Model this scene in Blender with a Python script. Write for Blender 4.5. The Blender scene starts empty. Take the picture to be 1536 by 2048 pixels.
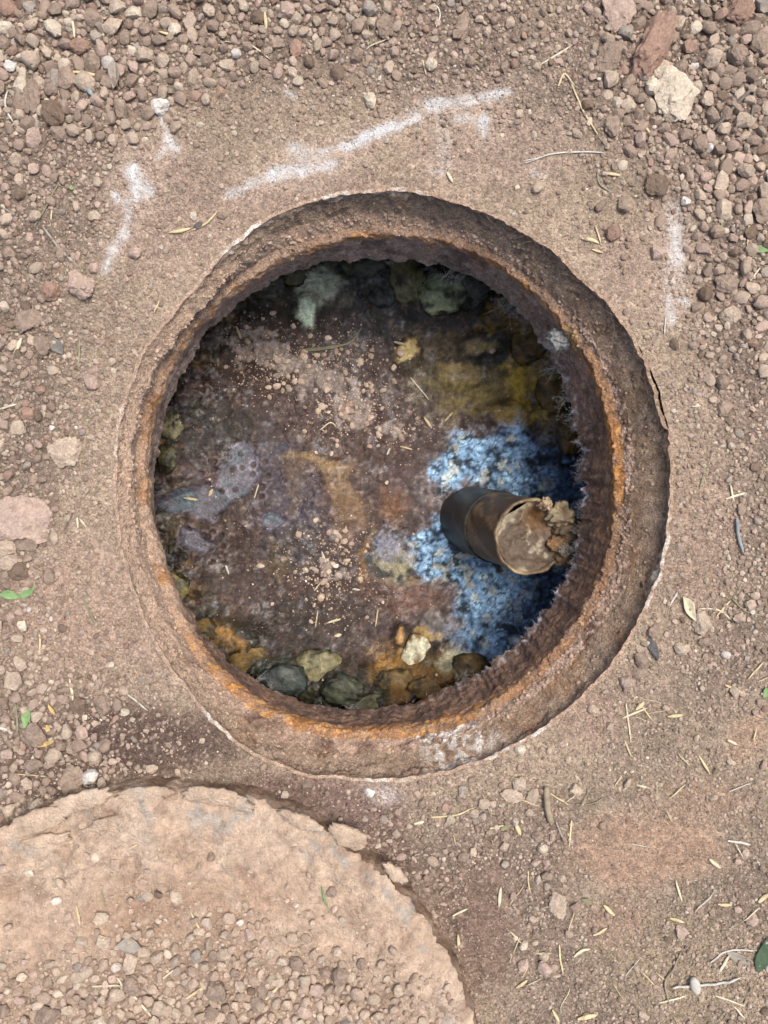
import bpy, bmesh, math, random
import numpy as np
from mathutils import Vector, Matrix

# ------------------------------------------------------------------ camera, sky, sun, exposure
scene = bpy.context.scene
H = 0.98                      # camera height above the ground (m)
F = 1476.0                    # focal length in photograph pixels (photograph 1536 x 2048)
cam_d = bpy.data.cameras.new("camera")
cam_d.sensor_fit = 'VERTICAL'; cam_d.sensor_height = 36.0
cam_d.lens = 36.0 * F / 2048.0
cam_d.clip_start = 0.01; cam_d.clip_end = 200.0
cam = bpy.data.objects.new("camera", cam_d)
scene.collection.objects.link(cam)
cam.location = (0, 0, H)
scene.camera = cam

SUN_EL, SUN_AZ = math.radians(71), math.radians(35)     # azimuth measured from +x towards +y
world = bpy.data.worlds.new("World"); scene.world = world
world.use_nodes = True
wn = world.node_tree.nodes; wl = world.node_tree.links
wn.clear()
sky = wn.new("ShaderNodeTexSky"); sky.sky_type = 'NISHITA'; sky.sun_disc = False
sky.sun_elevation = SUN_EL; sky.sun_rotation = math.radians(90) - SUN_AZ
sky.air_density = 1.0; sky.dust_density = 6.0; sky.ozone_density = 1.0
bg = wn.new("ShaderNodeBackground"); bg.inputs[1].default_value = 0.11
wo = wn.new("ShaderNodeOutputWorld")
wl.new(sky.outputs[0], bg.inputs[0]); wl.new(bg.outputs[0], wo.inputs[0])
sun_d = bpy.data.lights.new("sun", 'SUN'); sun_d.energy = 1.5; sun_d.angle = math.radians(23)
sun_d.color = (1.0, 0.95, 0.87)
sun = bpy.data.objects.new("sun", sun_d); scene.collection.objects.link(sun)
sd = Vector((math.cos(SUN_EL) * math.cos(SUN_AZ), math.cos(SUN_EL) * math.sin(SUN_AZ), math.sin(SUN_EL)))
sun.rotation_euler = sd.to_track_quat('Z', 'Y').to_euler()
sun.location = sd * 5
scene.view_settings.view_transform = 'Standard'; scene.view_settings.look = 'None'
scene.view_settings.gamma = 1.0; scene.view_settings.use_curve_mapping = False
scene.view_settings.exposure = 0.86

# ------------------------------------------------------------------ helpers
C = scene.collection
rng = np.random.default_rng(7); random.seed(7)
K_G, K_P = 0.90, 0.84         # display colour -> base colour factors (open ground / inside the pit)

def P(px, py, z=0.0):
    s = (H - z) / F
    return np.array([(px - 768.0) * s, (1024.0 - py) * s, z])
def to_px(x, y, z=0.0):
    s = F / (H - z)
    return 768.0 + x * s, 1024.0 - y * s
MPP = H / F                   # metres per pixel on the ground

def lin(c):
    c = np.asarray(c, float) / 255.0
    return np.where(c <= 0.04045, c / 12.92, ((c + 0.055) / 1.055) ** 2.4)
def alb(c, k=None, sat=.73):
    c = np.asarray(c, float); g = (c * np.array([.25, .65, .10])).sum()
    return lin(np.clip(g + (c - g) * sat, 0, 255)) * (K_G if k is None else k)

_G = np.random.default_rng(3).normal(size=(256, 256, 2)); _G /= np.linalg.norm(_G, axis=2, keepdims=True)
def perlin(x, y):
    xi = np.floor(x).astype(int); yi = np.floor(y).astype(int)
    xf = x - xi; yf = y - yi
    u = xf * xf * xf * (xf * (xf * 6 - 15) + 10); v = yf * yf * yf * (yf * (yf * 6 - 15) + 10)
    def g(a, b):
        q = _G[(xi + a) % 256, (yi + b) % 256]
        return q[..., 0] * (xf - a) + q[..., 1] * (yf - b)
    n0 = g(0, 0) * (1 - u) + g(1, 0) * u
    n1 = g(0, 1) * (1 - u) + g(1, 1) * u
    return 1.5 * (n0 * (1 - v) + n1 * v)
def fbm(x, y, s, octv=4, off=0.0, gain=0.5):
    x = np.asarray(x, float); y = np.asarray(y, float)
    t = np.zeros(np.broadcast(x, y).shape); a = 1.0; tot = 0
    for i in range(octv):
        t = t + a * perlin(x * s + off + 17.3 * i, y * s - off * 1.7 + 9.1 * i)
        tot += a; a *= gain; s *= 2.03
    return t / tot * 1.35
_W = np.random.default_rng(5).random((256, 256, 3))
def worley(x, y, s, off=0.0):
    x = x * s + off; y = y * s + off * .7
    xi = np.floor(x).astype(int); yi = np.floor(y).astype(int)
    f1 = np.full(x.shape, 9.0); f2 = np.full(x.shape, 9.0); idv = np.zeros(x.shape)
    for a in (-1, 0, 1):
        for b in (-1, 0, 1):
            q = _W[(xi + a) % 256, (yi + b) % 256]
            d = np.hypot(xi + a + q[..., 0] - x, yi + b + q[..., 1] - y)
            near = d < f1
            f2 = np.where(near, f1, np.minimum(f2, d))
            idv = np.where(near, q[..., 2], idv)
            f1 = np.where(near, d, f1)
    return f1, f2, idv
def sstep(a, b, x):
    t = np.clip((x - a) / (b - a), 0, 1)
    return t * t * (3 - 2 * t)
def mixc(base, col, w):
    return base + (np.asarray(col) - base) * w[..., None]

def np_mesh(name, verts, faces, cols=None, smooth=True, sharp=None):
    """verts (n,3); faces (m,k) int array; cols (n,4): linear base colour + roughness"""
    me = bpy.data.meshes.new(name)
    nf, k = faces.shape
    me.vertices.add(len(verts)); me.vertices.foreach_set("co", np.ascontiguousarray(verts, np.float32).ravel())
    me.loops.add(nf * k); me.loops.foreach_set("vertex_index", np.ascontiguousarray(faces, np.int32).ravel())
    me.polygons.add(nf); me.polygons.foreach_set("loop_start", np.arange(0, nf * k, k, dtype=np.int32))
    me.update(calc_edges=True)
    if smooth: me.polygons.foreach_set("use_smooth", np.ones(nf, bool))
    if cols is not None:
        a = me.color_attributes.new("Col", 'FLOAT_COLOR', 'POINT')
        a.data.foreach_set("color", np.ascontiguousarray(np.clip(cols, 0.0, 1), np.float32).ravel())
    if sharp: me.set_sharp_from_angle(angle=math.radians(sharp))
    return me
def link(name, me, mat, parent=None, loc=None):
    o = bpy.data.objects.new(name, me); C.objects.link(o)
    if mat is not None and me is not None and len(me.materials) == 0: me.materials.append(mat)
    if parent is not None: o.parent = parent
    if loc is not None: o.location = loc
    return o
def tag(o, label=None, cat=None, group=None, kind=None):
    if label: o["label"] = label
    if cat: o["category"] = cat
    if group: o["group"] = group
    if kind: o["kind"] = kind
    return o
def empty(name, loc=(0, 0, 0)):
    o = bpy.data.objects.new(name, None); C.objects.link(o); o.location = loc; o.empty_display_size = .05
    return o

# ------------------------------------------------------------------ materials
def soil_mat(name, colour=None, rough=0.95, spec=0.15, var=((420, .35), (90, .25)), bumps=((900, .0012), (260, .002)), rand=0.0, grains=(), attr_rough=True, wet=False, film=False):
    m = bpy.data.materials.new(name); m.use_nodes = True
    nt = m.node_tree; n = nt.nodes; l = nt.links
    b = n["Principled BSDF"]
    b.inputs["Specular IOR Level"].default_value = spec
    geo = n.new("ShaderNodeNewGeometry")
    if colour is None:
        at = n.new("ShaderNodeAttribute"); at.attribute_name = "Col"
        col = at.outputs["Color"]
        if attr_rough: l.new(at.outputs["Alpha"], b.inputs["Roughness"])
        else: b.inputs["Roughness"].default_value = rough
    else:
        rgb = n.new("ShaderNodeRGB"); rgb.outputs[0].default_value = (*colour, 1)
        col = rgb.outputs[0]; b.inputs["Roughness"].default_value = rough
    if rand > 0:
        oi = n.new("ShaderNodeObjectInfo")
        mr = n.new("ShaderNodeMapRange"); mr.inputs[3].default_value = 1 - rand; mr.inputs[4].default_value = 1 + rand
        l.new(oi.outputs["Random"], mr.inputs[0])
        mx = n.new("ShaderNodeVectorMath"); mx.operation = 'SCALE'
        l.new(col, mx.inputs[0]); l.new(mr.outputs[0], mx.inputs["Scale"]); col = mx.outputs[0]
    for s, a in var:
        t = n.new("ShaderNodeTexNoise"); t.inputs["Scale"].default_value = s; t.inputs["Detail"].default_value = 2
        t.inputs["Roughness"].default_value = .65
        l.new(geo.outputs["Position"], t.inputs["Vector"])
        mr = n.new("ShaderNodeMapRange"); mr.inputs[1].default_value = .25; mr.inputs[2].default_value = .75
        mr.inputs[3].default_value = 1 - a; mr.inputs[4].default_value = 1 + a
        l.new(t.outputs["Fac"], mr.inputs[0])
        mx = n.new("ShaderNodeVectorMath"); mx.operation = 'SCALE'
        l.new(col, mx.inputs[0]); l.new(mr.outputs[0], mx.inputs["Scale"]); col = mx.outputs[0]
    gb = []
    for s, a, d in grains:
        t = n.new("ShaderNodeTexVoronoi"); t.inputs["Scale"].default_value = s
        l.new(geo.outputs["Position"], t.inputs["Vector"])
        sp = n.new("ShaderNodeSeparateColor"); l.new(t.outputs["Color"], sp.inputs[0])
        mr = n.new("ShaderNodeMapRange"); mr.inputs[3].default_value = 1 - a; mr.inputs[4].default_value = 1 + a
        l.new(sp.outputs[0], mr.inputs[0])
        mx = n.new("ShaderNodeVectorMath"); mx.operation = 'SCALE'
        l.new(col, mx.inputs[0]); l.new(mr.outputs[0], mx.inputs["Scale"]); col = mx.outputs[0]
        gb.append((t.outputs["Distance"], -d, sp.outputs[1]))
    if film:
        mr = n.new("ShaderNodeMapRange"); mr.inputs[1].default_value = .6; mr.inputs[2].default_value = .95
        l.new(at.outputs["Alpha"], mr.inputs[0])
        mxx = n.new("ShaderNodeMix"); mxx.data_type = 'RGBA'
        l.new(mr.outputs[0], mxx.inputs[0]); l.new(at.outputs["Color"], mxx.inputs[6]); l.new(col, mxx.inputs[7]); col = mxx.outputs[2]
    if wet:
        mr = n.new("ShaderNodeMapRange"); mr.inputs[1].default_value = .36; mr.inputs[2].default_value = .12; mr.inputs[3].default_value = 0; mr.inputs[4].default_value = .3
        l.new(at.outputs["Alpha"], mr.inputs[0]); l.new(mr.outputs[0], b.inputs["Coat Weight"]); b.inputs["Coat Roughness"].default_value = .22
    l.new(col, b.inputs["Base Color"])
    prev = None
    for h, d, k in gb:
        ml = n.new("ShaderNodeMath"); ml.operation = 'MULTIPLY'; l.new(h, ml.inputs[0]); l.new(k, ml.inputs[1])
        bp = n.new("ShaderNodeBump"); bp.inputs["Distance"].default_value = abs(d); bp.invert = True
        l.new(ml.outputs[0], bp.inputs["Height"])
        if prev is not None: l.new(prev, bp.inputs["Normal"])
        prev = bp.outputs[0]
    for s, d in bumps:
        t = n.new("ShaderNodeTexNoise"); t.inputs["Scale"].default_value = s; t.inputs["Detail"].default_value = 2
        l.new(geo.outputs["Position"], t.inputs["Vector"])
        bp = n.new("ShaderNodeBump"); bp.inputs["Distance"].default_value = d; bp.inputs["Strength"].default_value = 1.0
        l.new(t.outputs["Fac"], bp.inputs["Height"])
        if prev is not None: l.new(prev, bp.inputs["Normal"])
        prev = bp.outputs[0]
    if prev is not None: l.new(prev, b.inputs["Normal"])
    return m

M = {}
M['soil'] = soil_mat("dry_soil", film=True, var=((420, .14), (90, .18)), bumps=((1100, .0010), (330, .0016)), grains=((460, .24, .0026), (210, .16, .003)))
M['gravel'] = soil_mat("gravel_crumbs", var=((500, .28),), bumps=((900, .001),))
M['collar'] = soil_mat("dirty_concrete", spec=.25, var=((520, .35), (130, .3)), bumps=((1000, .0010), (300, .0020)), grains=((520, .18, .0014),))
M['lid'] = soil_mat("mud_caked_concrete", bumps=((1000, .001), (260, .0022)), var=((420, .16), (60, .14)), grains=((300, .07, .0012),))
M['scum'] = soil_mat("wet_scum_crust", spec=.4, wet=True, var=((380, .28), (110, .3)), bumps=((700, .0014), (170, .0030)), grains=((260, .06, .0012),))
M['pitstone'] = soil_mat("slimy_stone", spec=.45, wet=True, var=((260, .4), (70, .35)), bumps=((500, .002),))
M['pipe'] = soil_mat("stained_pipe", spec=.45, var=((200, .35), (60, .3)), bumps=((400, .0008),))
M['fringe'] = soil_mat("pale_mineral_fringe", alb((152, 150, 158), .75), rough=.8, var=((300, .35),), bumps=())
M['lint'] = soil_mat("grey_lint", alb((150, 152, 150), .75), rough=.95, var=((300, .4),), bumps=())
M['fibre'] = soil_mat("dry_root_fibre", alb((140, 118, 95)), rough=.9, var=((60, .35),), bumps=())
PAL = {
    'brown': (150, 127, 108), 'tan': (180, 158, 134), 'pinkish': (178, 150, 132), 'reddish': (156, 121, 101),
    'grey': (154, 142, 128), 'pale': (198, 181, 156), 'white': (208, 201, 190), 'charcoal': (92, 90, 88), 'dark brown': (122, 100, 81)}
for k, c in PAL.items():
    M[k] = soil_mat(k.replace(' ', '_') + "_stone", alb(c), rand=.10, var=((330, .22), (110, .22)), bumps=((700, .0012), (220, .002)))
STR = {'straw': (214, 192, 142), 'pale straw': (214, 202, 166), 'olive': (142, 140, 104), 'whitish': (204, 200, 186), 'green': (122, 160, 96),
       'dark green': (66, 92, 62), 'grey': (156, 147, 132), 'twig': (118, 108, 98), 'wood': (156, 138, 112), 'bluish grey': (142, 150, 152), 'yellow': (206, 170, 100),
       'slate': (124, 120, 112)}
for k, c in STR.items():
    M['s_' + k] = soil_mat(k.replace(' ', '_') + "_plant", alb(c, .8, .8), rough=.7, spec=.3, var=((160, .25),), bumps=((600, .0003),), rand=.08)

# ------------------------------------------------------------------ the collar's outline, traced as rings of 16 bearings
CX, CY = 770.0, 965.0
TH = np.radians(np.arange(0, 360, 22.5))
R_O = [575, 579, 572, 578, 587, 580, 548, 549, 542, 550, 573, 606, 597, 588, 583, 580]
R_L = [450, 460, 470, 485, 487, 482, 482, 479, 470, 467, 490, 498, 487, 478, 468, 460]
R_E = [393, 401, 424, 447, 444, 458, 461, 459, 461, 464, 471, 466, 450, 424, 413, 404]
WALL = [78, 70, 62, 54, 48, 42, 38, 36, 34, 34, 40, 50, 58, 64, 66, 68]
def per(arr, th):
    """smooth periodic interpolation of the 16 bearings"""
    arr = np.asarray(arr, float); n = len(arr)
    t = (np.asarray(th) % (2 * np.pi)) / (2 * np.pi) * n
    i = np.floor(t).astype(int); f = t - i
    p0, p1, p2, p3 = arr[(i - 1) % n], arr[i % n], arr[(i + 1) % n], arr[(i + 2) % n]
    return .5 * (2 * p1 + (p2 - p0) * f + (2 * p0 - 5 * p1 + 4 * p2 - p3) * f ** 2 + (3 * p1 - p0 - 3 * p2 + p3) * f ** 3)
def ang(th, deg, half, soft=8.0):
    d = np.abs((np.degrees(th) - deg + 180) % 360 - 180)
    return 1 - sstep(half - soft, half + soft, d)
def edge_noise(th, s, off):
    return fbm(np.cos(th) * s, np.sin(th) * s, 1.0, 4, off)
def px_polar(px, py):
    dx, dy = px - CX, CY - py
    return np.hypot(dx, dy), np.arctan2(dy, dx) % (2 * np.pi)
def outer_r(th): return per(R_O, th) + 5 * edge_noise(th, 9, 2.2) + 2 * edge_noise(th, 40, 8.1)

# ------------------------------------------------------------------ gravel density (128 px cells, 12 x 16), read off the photograph
DENS = np.array([[float(v) for v in r.split()] for r in """
9 8 7 9 9 7 8 8 5 7 8 9
9 9 6 4 4 4 6 7 6 8 7 9
8 6 2 2 1 1 1 1 1 4 8 9
7 6 2 2 1 1 1 1 1 2 3 8
7 3 2 0 0 0 0 0 0 1 2 8
7 5 3 1 0 0 0 0 0 1 3 8
8 5 2 1 0 0 0 0 0 0 3 7
7 4 1 0 0 0 0 0 0 0 3 6
6 2 1 0 0 0 0 0 0 0 3 6
6 2 1 0 0 0 0 0 0 0 3 6
6 5 2 0 0 0 0 0 0 4 6 6
7 6 2 1 0 0 0 0 2 5 5 4
6 5 3 2 2 2 4 7 6 4 3 5
7 5 2 2 2 2 5 7 7 1 3 6
7 5 2 2 2 2 2 4 7 4 6 7
7 5 2 2 2 2 2 3 6 7 8 8
""".strip().split("\n")])
LDENS = np.array([[float(v) for v in r.split()] for r in """
0 0 0 0 0 0 0 0
0.5 0.5 0.5 0.5 0.5 0.5 0 0
1 1 1 1 1 1 0 0
1 2 4 4 3 1 0.5 0.5
7 9 9 9 9 8 4 1
8 9 9 9 9 8 4 2
8 9 9 9 9 8 6 4
""".strip().split("\n")])
def bil(grid, cx, cy):
    h, w = grid.shape
    x = np.clip(cx, 0, w - 1.001); y = np.clip(cy, 0, h - 1.001)
    i = np.floor(x).astype(int); j = np.floor(y).astype(int); u = x - i; v = y - j
    return (grid[j, i] * (1 - u) + grid[j, i + 1] * u) * (1 - v) + (grid[j + 1, i] * (1 - u) + grid[j + 1, i + 1] * u) * v
def density(px, py): return bil(DENS, px / 128.0 - .5, py / 128.0 - .5) / 9.0
def ldensity(px, py): return bil(LDENS, px / 128.0 - .5, (py - 1536.0) / 100.0 - .5) / 9.0

# chalk scrapes: segments (x0,y0,x1,y1,half width,strength)
STREAKS = [(455, 392, 545, 350, 13, .55), (545, 350, 600, 338, 20, .95), (590, 300, 655, 330, 22, .5), (600, 345, 668, 328, 12, .8), (640, 305, 720, 285, 10, .6),
           (690, 295, 835, 232, 15, .95), (860, 212, 940, 200, 17, .85), (940, 200, 1015, 184, 12, .8), (915, 235, 970, 240, 14, .5), (965, 235, 968, 268, 12, .7),
           (265, 345, 292, 385, 22, 1.0), (268, 340, 272, 395, 14, 1.0), (256, 400, 248, 470, 11, .6), (246, 470, 226, 500, 13, .55), (226, 500, 212, 540, 13, .6), (232, 392, 236, 402, 9, .9),
           (325, 238, 338, 285, 6, .95), (338, 282, 348, 295, 14, .9), (330, 300, 318, 315, 9, .5), (578, 185, 588, 192, 8, .55),
           (1354, 420, 1352, 560, 30, .38), (1356, 450, 1358, 520, 15, .62), (1333, 560, 1337, 600, 6, .3), (1338, 596, 1342, 640, 13, .55), (1364, 600, 1372, 606, 10, .6),
           (1062, 345, 1088, 352, 9, .3), (862, 340, 882, 345, 8, .35), (880, 225, 890, 330, 20, .18)]
def seg_d(px, py, s):
    x0, y0, x1, y1 = s[:4]; dx, dy = x1 - x0, y1 - y0
    t = np.clip(((px - x0) * dx + (py - y0) * dy) / (dx * dx + dy * dy), 0, 1)
    return np.hypot(px - x0 - t * dx, py - y0 - t * dy), t

# ------------------------------------------------------------------ ground: one sheet, fine round the hole and growing coarser to the horizon
def ground_h(x, y):
    px, py = to_px(x, y)
    r, th = px_polar(px, py)
    near = 1 - sstep(0, 150, r - per(R_O, th))
    d = density(px, py)
    rough = np.clip(.25 + 1.1 * d, 0, 1.2) * (1 - .6 * near)
    z = .007 * fbm(x, y, 3.1, 3, 1.3) * (1 - near) + .0035 * fbm(x, y, 14, 3, 4.7) * (1 - .6 * near)
    z = z + .0028 * fbm(x, y, 55, 3, 7.7) * rough + .0008 * fbm(x, y, 140, 2, 2.7)
    # trowelled dust patches: shallow scaly cakes
    cake = np.exp(-(((px - 1290) / 150) ** 2 + ((py - 1705) / 70) ** 2) ** 2) + np.exp(-(((px - 975) / 55) ** 2 + ((py - 1850) / 130) ** 2) ** 2)
    z = z + cake * (.006 + .003 * np.abs(fbm(x, y, 30, 3, 5.5)))
    for s in STREAKS[:10]:
        dd, _ = seg_d(px, py, s)
        z = z - .0025 * np.exp(-(dd / s[4]) ** 2) * s[5]
    dd, _ = seg_d(px, py, STREAKS[20]); z = z - .004 * np.exp(-(dd / 40) ** 2)
    # slightly raised flanks of the scrapes
    far = sstep(1.2, 5, np.hypot(x, y))
    z = z * (1 - sstep(0, .3, np.maximum(np.abs(x) - .72, np.abs(y) - .86))) + far * .06 * fbm(x, y, .35, 3, 3.3)
    # soil pulled away from the collar on the right
    gap = (ang(th, 15, 10, 4) + .8 * ang(th, 46, 4, 2)) * 0 * r
    z = z - .05 * gap
    return z

def ground_cols(x, y, z):
    px, py = to_px(x, y)
    r, th = px_polar(px, py)
    wx = px + 26 * fbm(x, y, 9, 3, 11.0); wy = py + 26 * fbm(x, y, 9, 3, 15.0)
    col = np.broadcast_to(alb((166, 144, 120)), px.shape + (3,)).copy()
    d = density(wx, wy)
    def blob(cx, cy, rx, ry, c, s=1.0, inner=.35, sat=.73):
        nonlocal col
        q = np.hypot((wx - cx) / rx, (wy - cy) / ry)
        col = mixc(col, alb(c, None, sat), s * (1 - sstep(inner, 1.15, q)))
    col = mixc(col, alb((126, 106, 94)), .85 * sstep(.3, .85, d) * (1 - .6 * sstep(0, .5, np.maximum(np.abs(x) - .6, np.abs(y) - .75))))                       # soil between loose stones
    near = 1 - sstep(20, 190, r - per(R_O, th))
    col = mixc(col, alb((174, 149, 125)), near * .9)
    blob(160, 1230, 190, 190, (178, 146, 124)); blob(330, 960 + 300, 90, 130, (178, 146, 126), .7)
    blob(1400, 1080, 120, 200, (170, 140, 119), .8); blob(1180, 1430, 90, 60, (176, 142, 122), .8)
    blob(300, 1480, 260, 95, (108, 84, 75), .95); blob(90, 1560, 200, 70, (112, 88, 76), .95)  # moist soil above the cover, with the shade there put into the colour
    blob(560, 1590, 170, 70, (120, 92, 82), .9); blob(720, 1640, 130, 100, (128, 100, 94), .85); blob(800, 1740, 80, 120, (118, 92, 80), .8)
    blob(950, 1860, 110, 190, (140, 110, 94), .85); blob(1285, 1700, 175, 85, (174, 140, 116), .9, .6, .8); blob(1400, 1600, 130, 60, (170, 138, 114), .7, .4, .78)
    blob(1230, 1850, 80, 80, (166, 130, 108), .8)
    blob(1500, 1470, 60, 50, (176, 142, 116), .7, .4, .8)
    blob(1400, 1950, 260, 160, (172, 150, 120), .7)
    blob(650, 400, 260, 60, (160, 130, 114), .8); blob(1000, 300, 220, 110, (172, 144, 126), .8); blob(350, 420, 170, 160, (166, 137, 119), .8)
    blob(760, 1590, 60, 22, (196, 176, 170), .7); blob(770, 1580, 26, 20, (206, 190, 190), .5)
    blob(1230, 560, 60, 140, (172, 142, 124), .7); blob(1340, 520, 70, 130, (178, 148, 128), .8)
    # broad mottling
    inn = 1 - sstep(0, .25, np.maximum(np.abs(x) - .72, np.abs(y) - .86))
    m = 1 + .16 * fbm(x, y, 7, 3, 21.0) * inn + .16 * fbm(x, y, 40, 3, 25.0) * inn
    col = col * m[..., None]
    # loose pale grains of the fine fraction
    g = sstep(.42, .62, fbm(x, y, 170, 2, 31.0)); col = mixc(col, alb((190, 166, 146)), .55 * g * inn)
    g = sstep(.35, .6, fbm(x, y, 120, 2, 37.0)); col = mixc(col, alb((112, 90, 78)), .4 * g * inn)
    grit = fbm(x, y, 60, 3, 41.0)
    jx, jy = px + 5 * fbm(x, y, 60, 2, 3.0), py + 5 * fbm(x, y, 60, 2, 6.0)
    chalk = np.zeros(px.shape)
    for s in STREAKS:
        dd, t = seg_d(jx, jy, s)
        L = math.hypot(s[2] - s[0], s[3] - s[1])
        nx, ny = -(s[3] - s[1]) / L, (s[2] - s[0]) / L
        across = (px - s[0]) * nx + (py - s[1]) * ny
        along = (px - s[0]) * -ny + (py - s[1]) * nx
        lines = perlin(across * .30 + 3.1, along * .010)
        w = s[5] * (1 - sstep(.15, 1.2, dd / s[4])) * np.clip(1.2 + 1.1 * lines + .5 * grit, 0, 1.4)
        col = mixc(col, alb((214, 214, 216), None, 1.), np.clip(w, 0, .92)); chalk = np.maximum(chalk, w)
        halo = .5 * s[5] * np.exp(-(dd / (2.6 * s[4])) ** 2)
        col = mixc(col, alb((196, 168, 148)), halo * (1 - w))
    col = col * np.array([1.0, 1.0, .97])
    return np.concatenate([col, (.95 - .35 * np.clip(chalk, 0, 1))[..., None]], -1)

step = .003
fx, fy = .72, .86
def axis(half):
    inner = np.arange(-half, half + step / 2, step)
    out = []; d = step; p = half
    while p < 40:
        d *= 1.22; p += d; out.append(p)
    out = np.array(out)
    return np.concatenate([-out[::-1] + 0, inner, out])
gx, gy = axis(fx), axis(fy)
X, Y = np.meshgrid(gx, gy)
px, py = to_px(X, Y); r, th = px_polar(px, py)
ro = outer_r(th)
inside = r < ro
cellpx = step / MPP
snap = inside & (r > ro - 1.6 * cellpx)
dead = inside & ~snap
sc_ = np.where(snap, ro / np.maximum(r, 1), 1.0)
PX = CX + (px - CX) * sc_; PY = CY + (py - CY) * sc_
X2 = np.where(snap, (PX - 768) * MPP, X); Y2 = np.where(snap, (1024 - PY) * MPP, Y)
Z = ground_h(X2, Y2)
cols = ground_cols(X2, Y2, Z)
ny_, nx_ = X.shape
idx = np.arange(nx_ * ny_).reshape(ny_, nx_)
q = np.stack([idx[:-1, :-1], idx[:-1, 1:], idx[1:, 1:], idx[1:, :-1]], -1).reshape(-1, 4)
deadf = dead.ravel(); snapf = snap.ravel()
keep = ~deadf[q].any(1) & ~snapf[q].all(1)
q = q[keep]
used = np.zeros(nx_ * ny_, bool); used[q.ravel()] = True
remap = np.cumsum(used) - 1
V = np.stack([X2, Y2, Z], -1).reshape(-1, 3)[used]
CO = cols.reshape(-1, 4)[used]
ground = link("ground", np_mesh("ground", V, remap[q], CO), M['soil'])
tag(ground, kind="structure")

# ------------------------------------------------------------------ the concrete collar round the hole
NT = 1080
th = np.linspace(0, 2 * np.pi, NT, endpoint=False)
ro = outer_r(th)
rl = per(R_L, th) + 4 * edge_noise(th, 11, 5.2) + 2 * edge_noise(th, 45, 3.2)
re_ = per(R_E, th) + 9 * edge_noise(th, 10, 1.2) + 5 * edge_noise(th, 34, 7.2) * (.5 + ang(th, 345, 60, 30)) + 2.5 * np.abs(edge_noise(th, 70, 4.4)) * (.4 + ang(th, 345, 60, 30))
rw = ro - per(WALL, th) + 8 * edge_noise(th, 12, 9.9)
gapv = .5 * np.clip(ang(th, 16, 8.5, 4) + .6 * ang(th, 46.5, 2.5, 2) + .5 * ang(th, 27, 2, 2), 0, 1) * sstep(-.3, .1, edge_noise(th, 14, 6.6) + .15)
def ring(rp, z):
    z = np.broadcast_to(z, th.shape)
    s = (H - z) / F
    pxx = CX + rp * np.cos(th); pyy = CY - rp * np.sin(th)
    return np.stack([(pxx - 768) * s, (1024 - pyy) * s, z], -1)
Z_W = -.046 + .026 * ang(th, 168, 55, 35)
Z_N, Z_L, Z_E = -.056, -.074, -.15
spans = [
    ("rim", [(ro + 18, -.05), (ro + 6 - 18 * gapv, -.045), (ro + 2.5 - 14 * gapv, .0025 - .012 * gapv), (ro - 5 - 14 * gapv, .0025 - .012 * gapv)], 4),
    ("rim_wall", [(ro - 5 - 14 * gapv, .0025 - .012 * gapv), (ro - 12 - 14 * gapv, Z_W * .3), (rw, Z_W)], 12),
    ("ledge", [(rw, Z_W), (rl + 28, Z_N)], 26),
    ("lip", [(rl + 28, Z_N), (rl + 9, Z_N - .004), (rl, Z_L)], 8),
    ("throat", [(rl, Z_L), (rl * .45 + re_ * .55 + 5, -.11), (re_, Z_E)], 16),
]
col_root = empty("manhole_collar", tuple(P(CX, CY, 0)))
tag(col_root, "round rust-stained concrete collar framing the open pit in the middle", "manhole collar")
root_loc = np.array(col_root.location)
def wall_noise(T, z, sc, octv, off, gain=.5):
    """noise on an upright wall, seamless round the ring"""
    um = 2 * np.pi * .33; u = ((T - math.radians(150)) % (2 * np.pi)) * .33
    t = sstep(.9, 1.0, u / um)
    return fbm(u, z, sc, octv, off, gain) * (1 - t) + fbm(u - um, z, sc, octv, off, gain) * t
def collar_disp(v, part, t):
    x, y, z = v[..., 0], v[..., 1], v[..., 2]
    kz = .8
    xs, ys = x + z * kz, y - z * kz * .75
    amp = {"rim": .0020, "rim_wall": .0062, "ledge": .0045, "lip": .0042, "throat": .0034}[part]
    # ends of a span share their noise with the neighbouring span
    a0 = {"rim": .0015, "rim_wall": .0015, "ledge": .0026, "lip": .0026, "throat": .003}[part]
    a1 = {"rim": .0015, "rim_wall": .0026, "ledge": .0026, "lip": .003, "throat": .0030}[part]
    bulge = np.sin(np.pi * t) ** .7
    a = (a0 * (1 - t) + a1 * t) * (1 - bulge) + amp * bulge
    n1 = fbm(xs, ys, 26, 4, 3.0); n2 = fbm(xs, ys, 110, 3, 13.0)
    if part in ("throat", "rim_wall"):
        T_ = np.broadcast_to(th[None], x.shape); q = np.clip(4 * np.minimum(t, 1 - t), 0, 1)[:, None]
        n1 = n1 * (1 - q) + q * wall_noise(T_, z, 30, 4, 3.0, .6); n2 = n2 * (1 - q) + q * wall_noise(T_, z, 110, 3, 13.0)
    dz = a[:, None] * (n1 + .75 * n2)
    rad = np.stack([np.cos(th), np.sin(th)], -1)[None]
    dr = a[:, None] * (fbm(xs, ys, 32, 3, 23.0) + .5 * fbm(xs, ys, 120, 2, 33.0)) if part not in ("throat", "rim_wall") else a[:, None] * ((1 - q) * (fbm(xs, ys, 32, 3, 23.0) + .5 * fbm(xs, ys, 120, 2, 33.0)) + q * 1.3 * (n1 + .6 * n2))
    v = v.copy(); v[..., 2] += dz; v[..., :2] += rad * dr[..., None]
    return v
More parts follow.
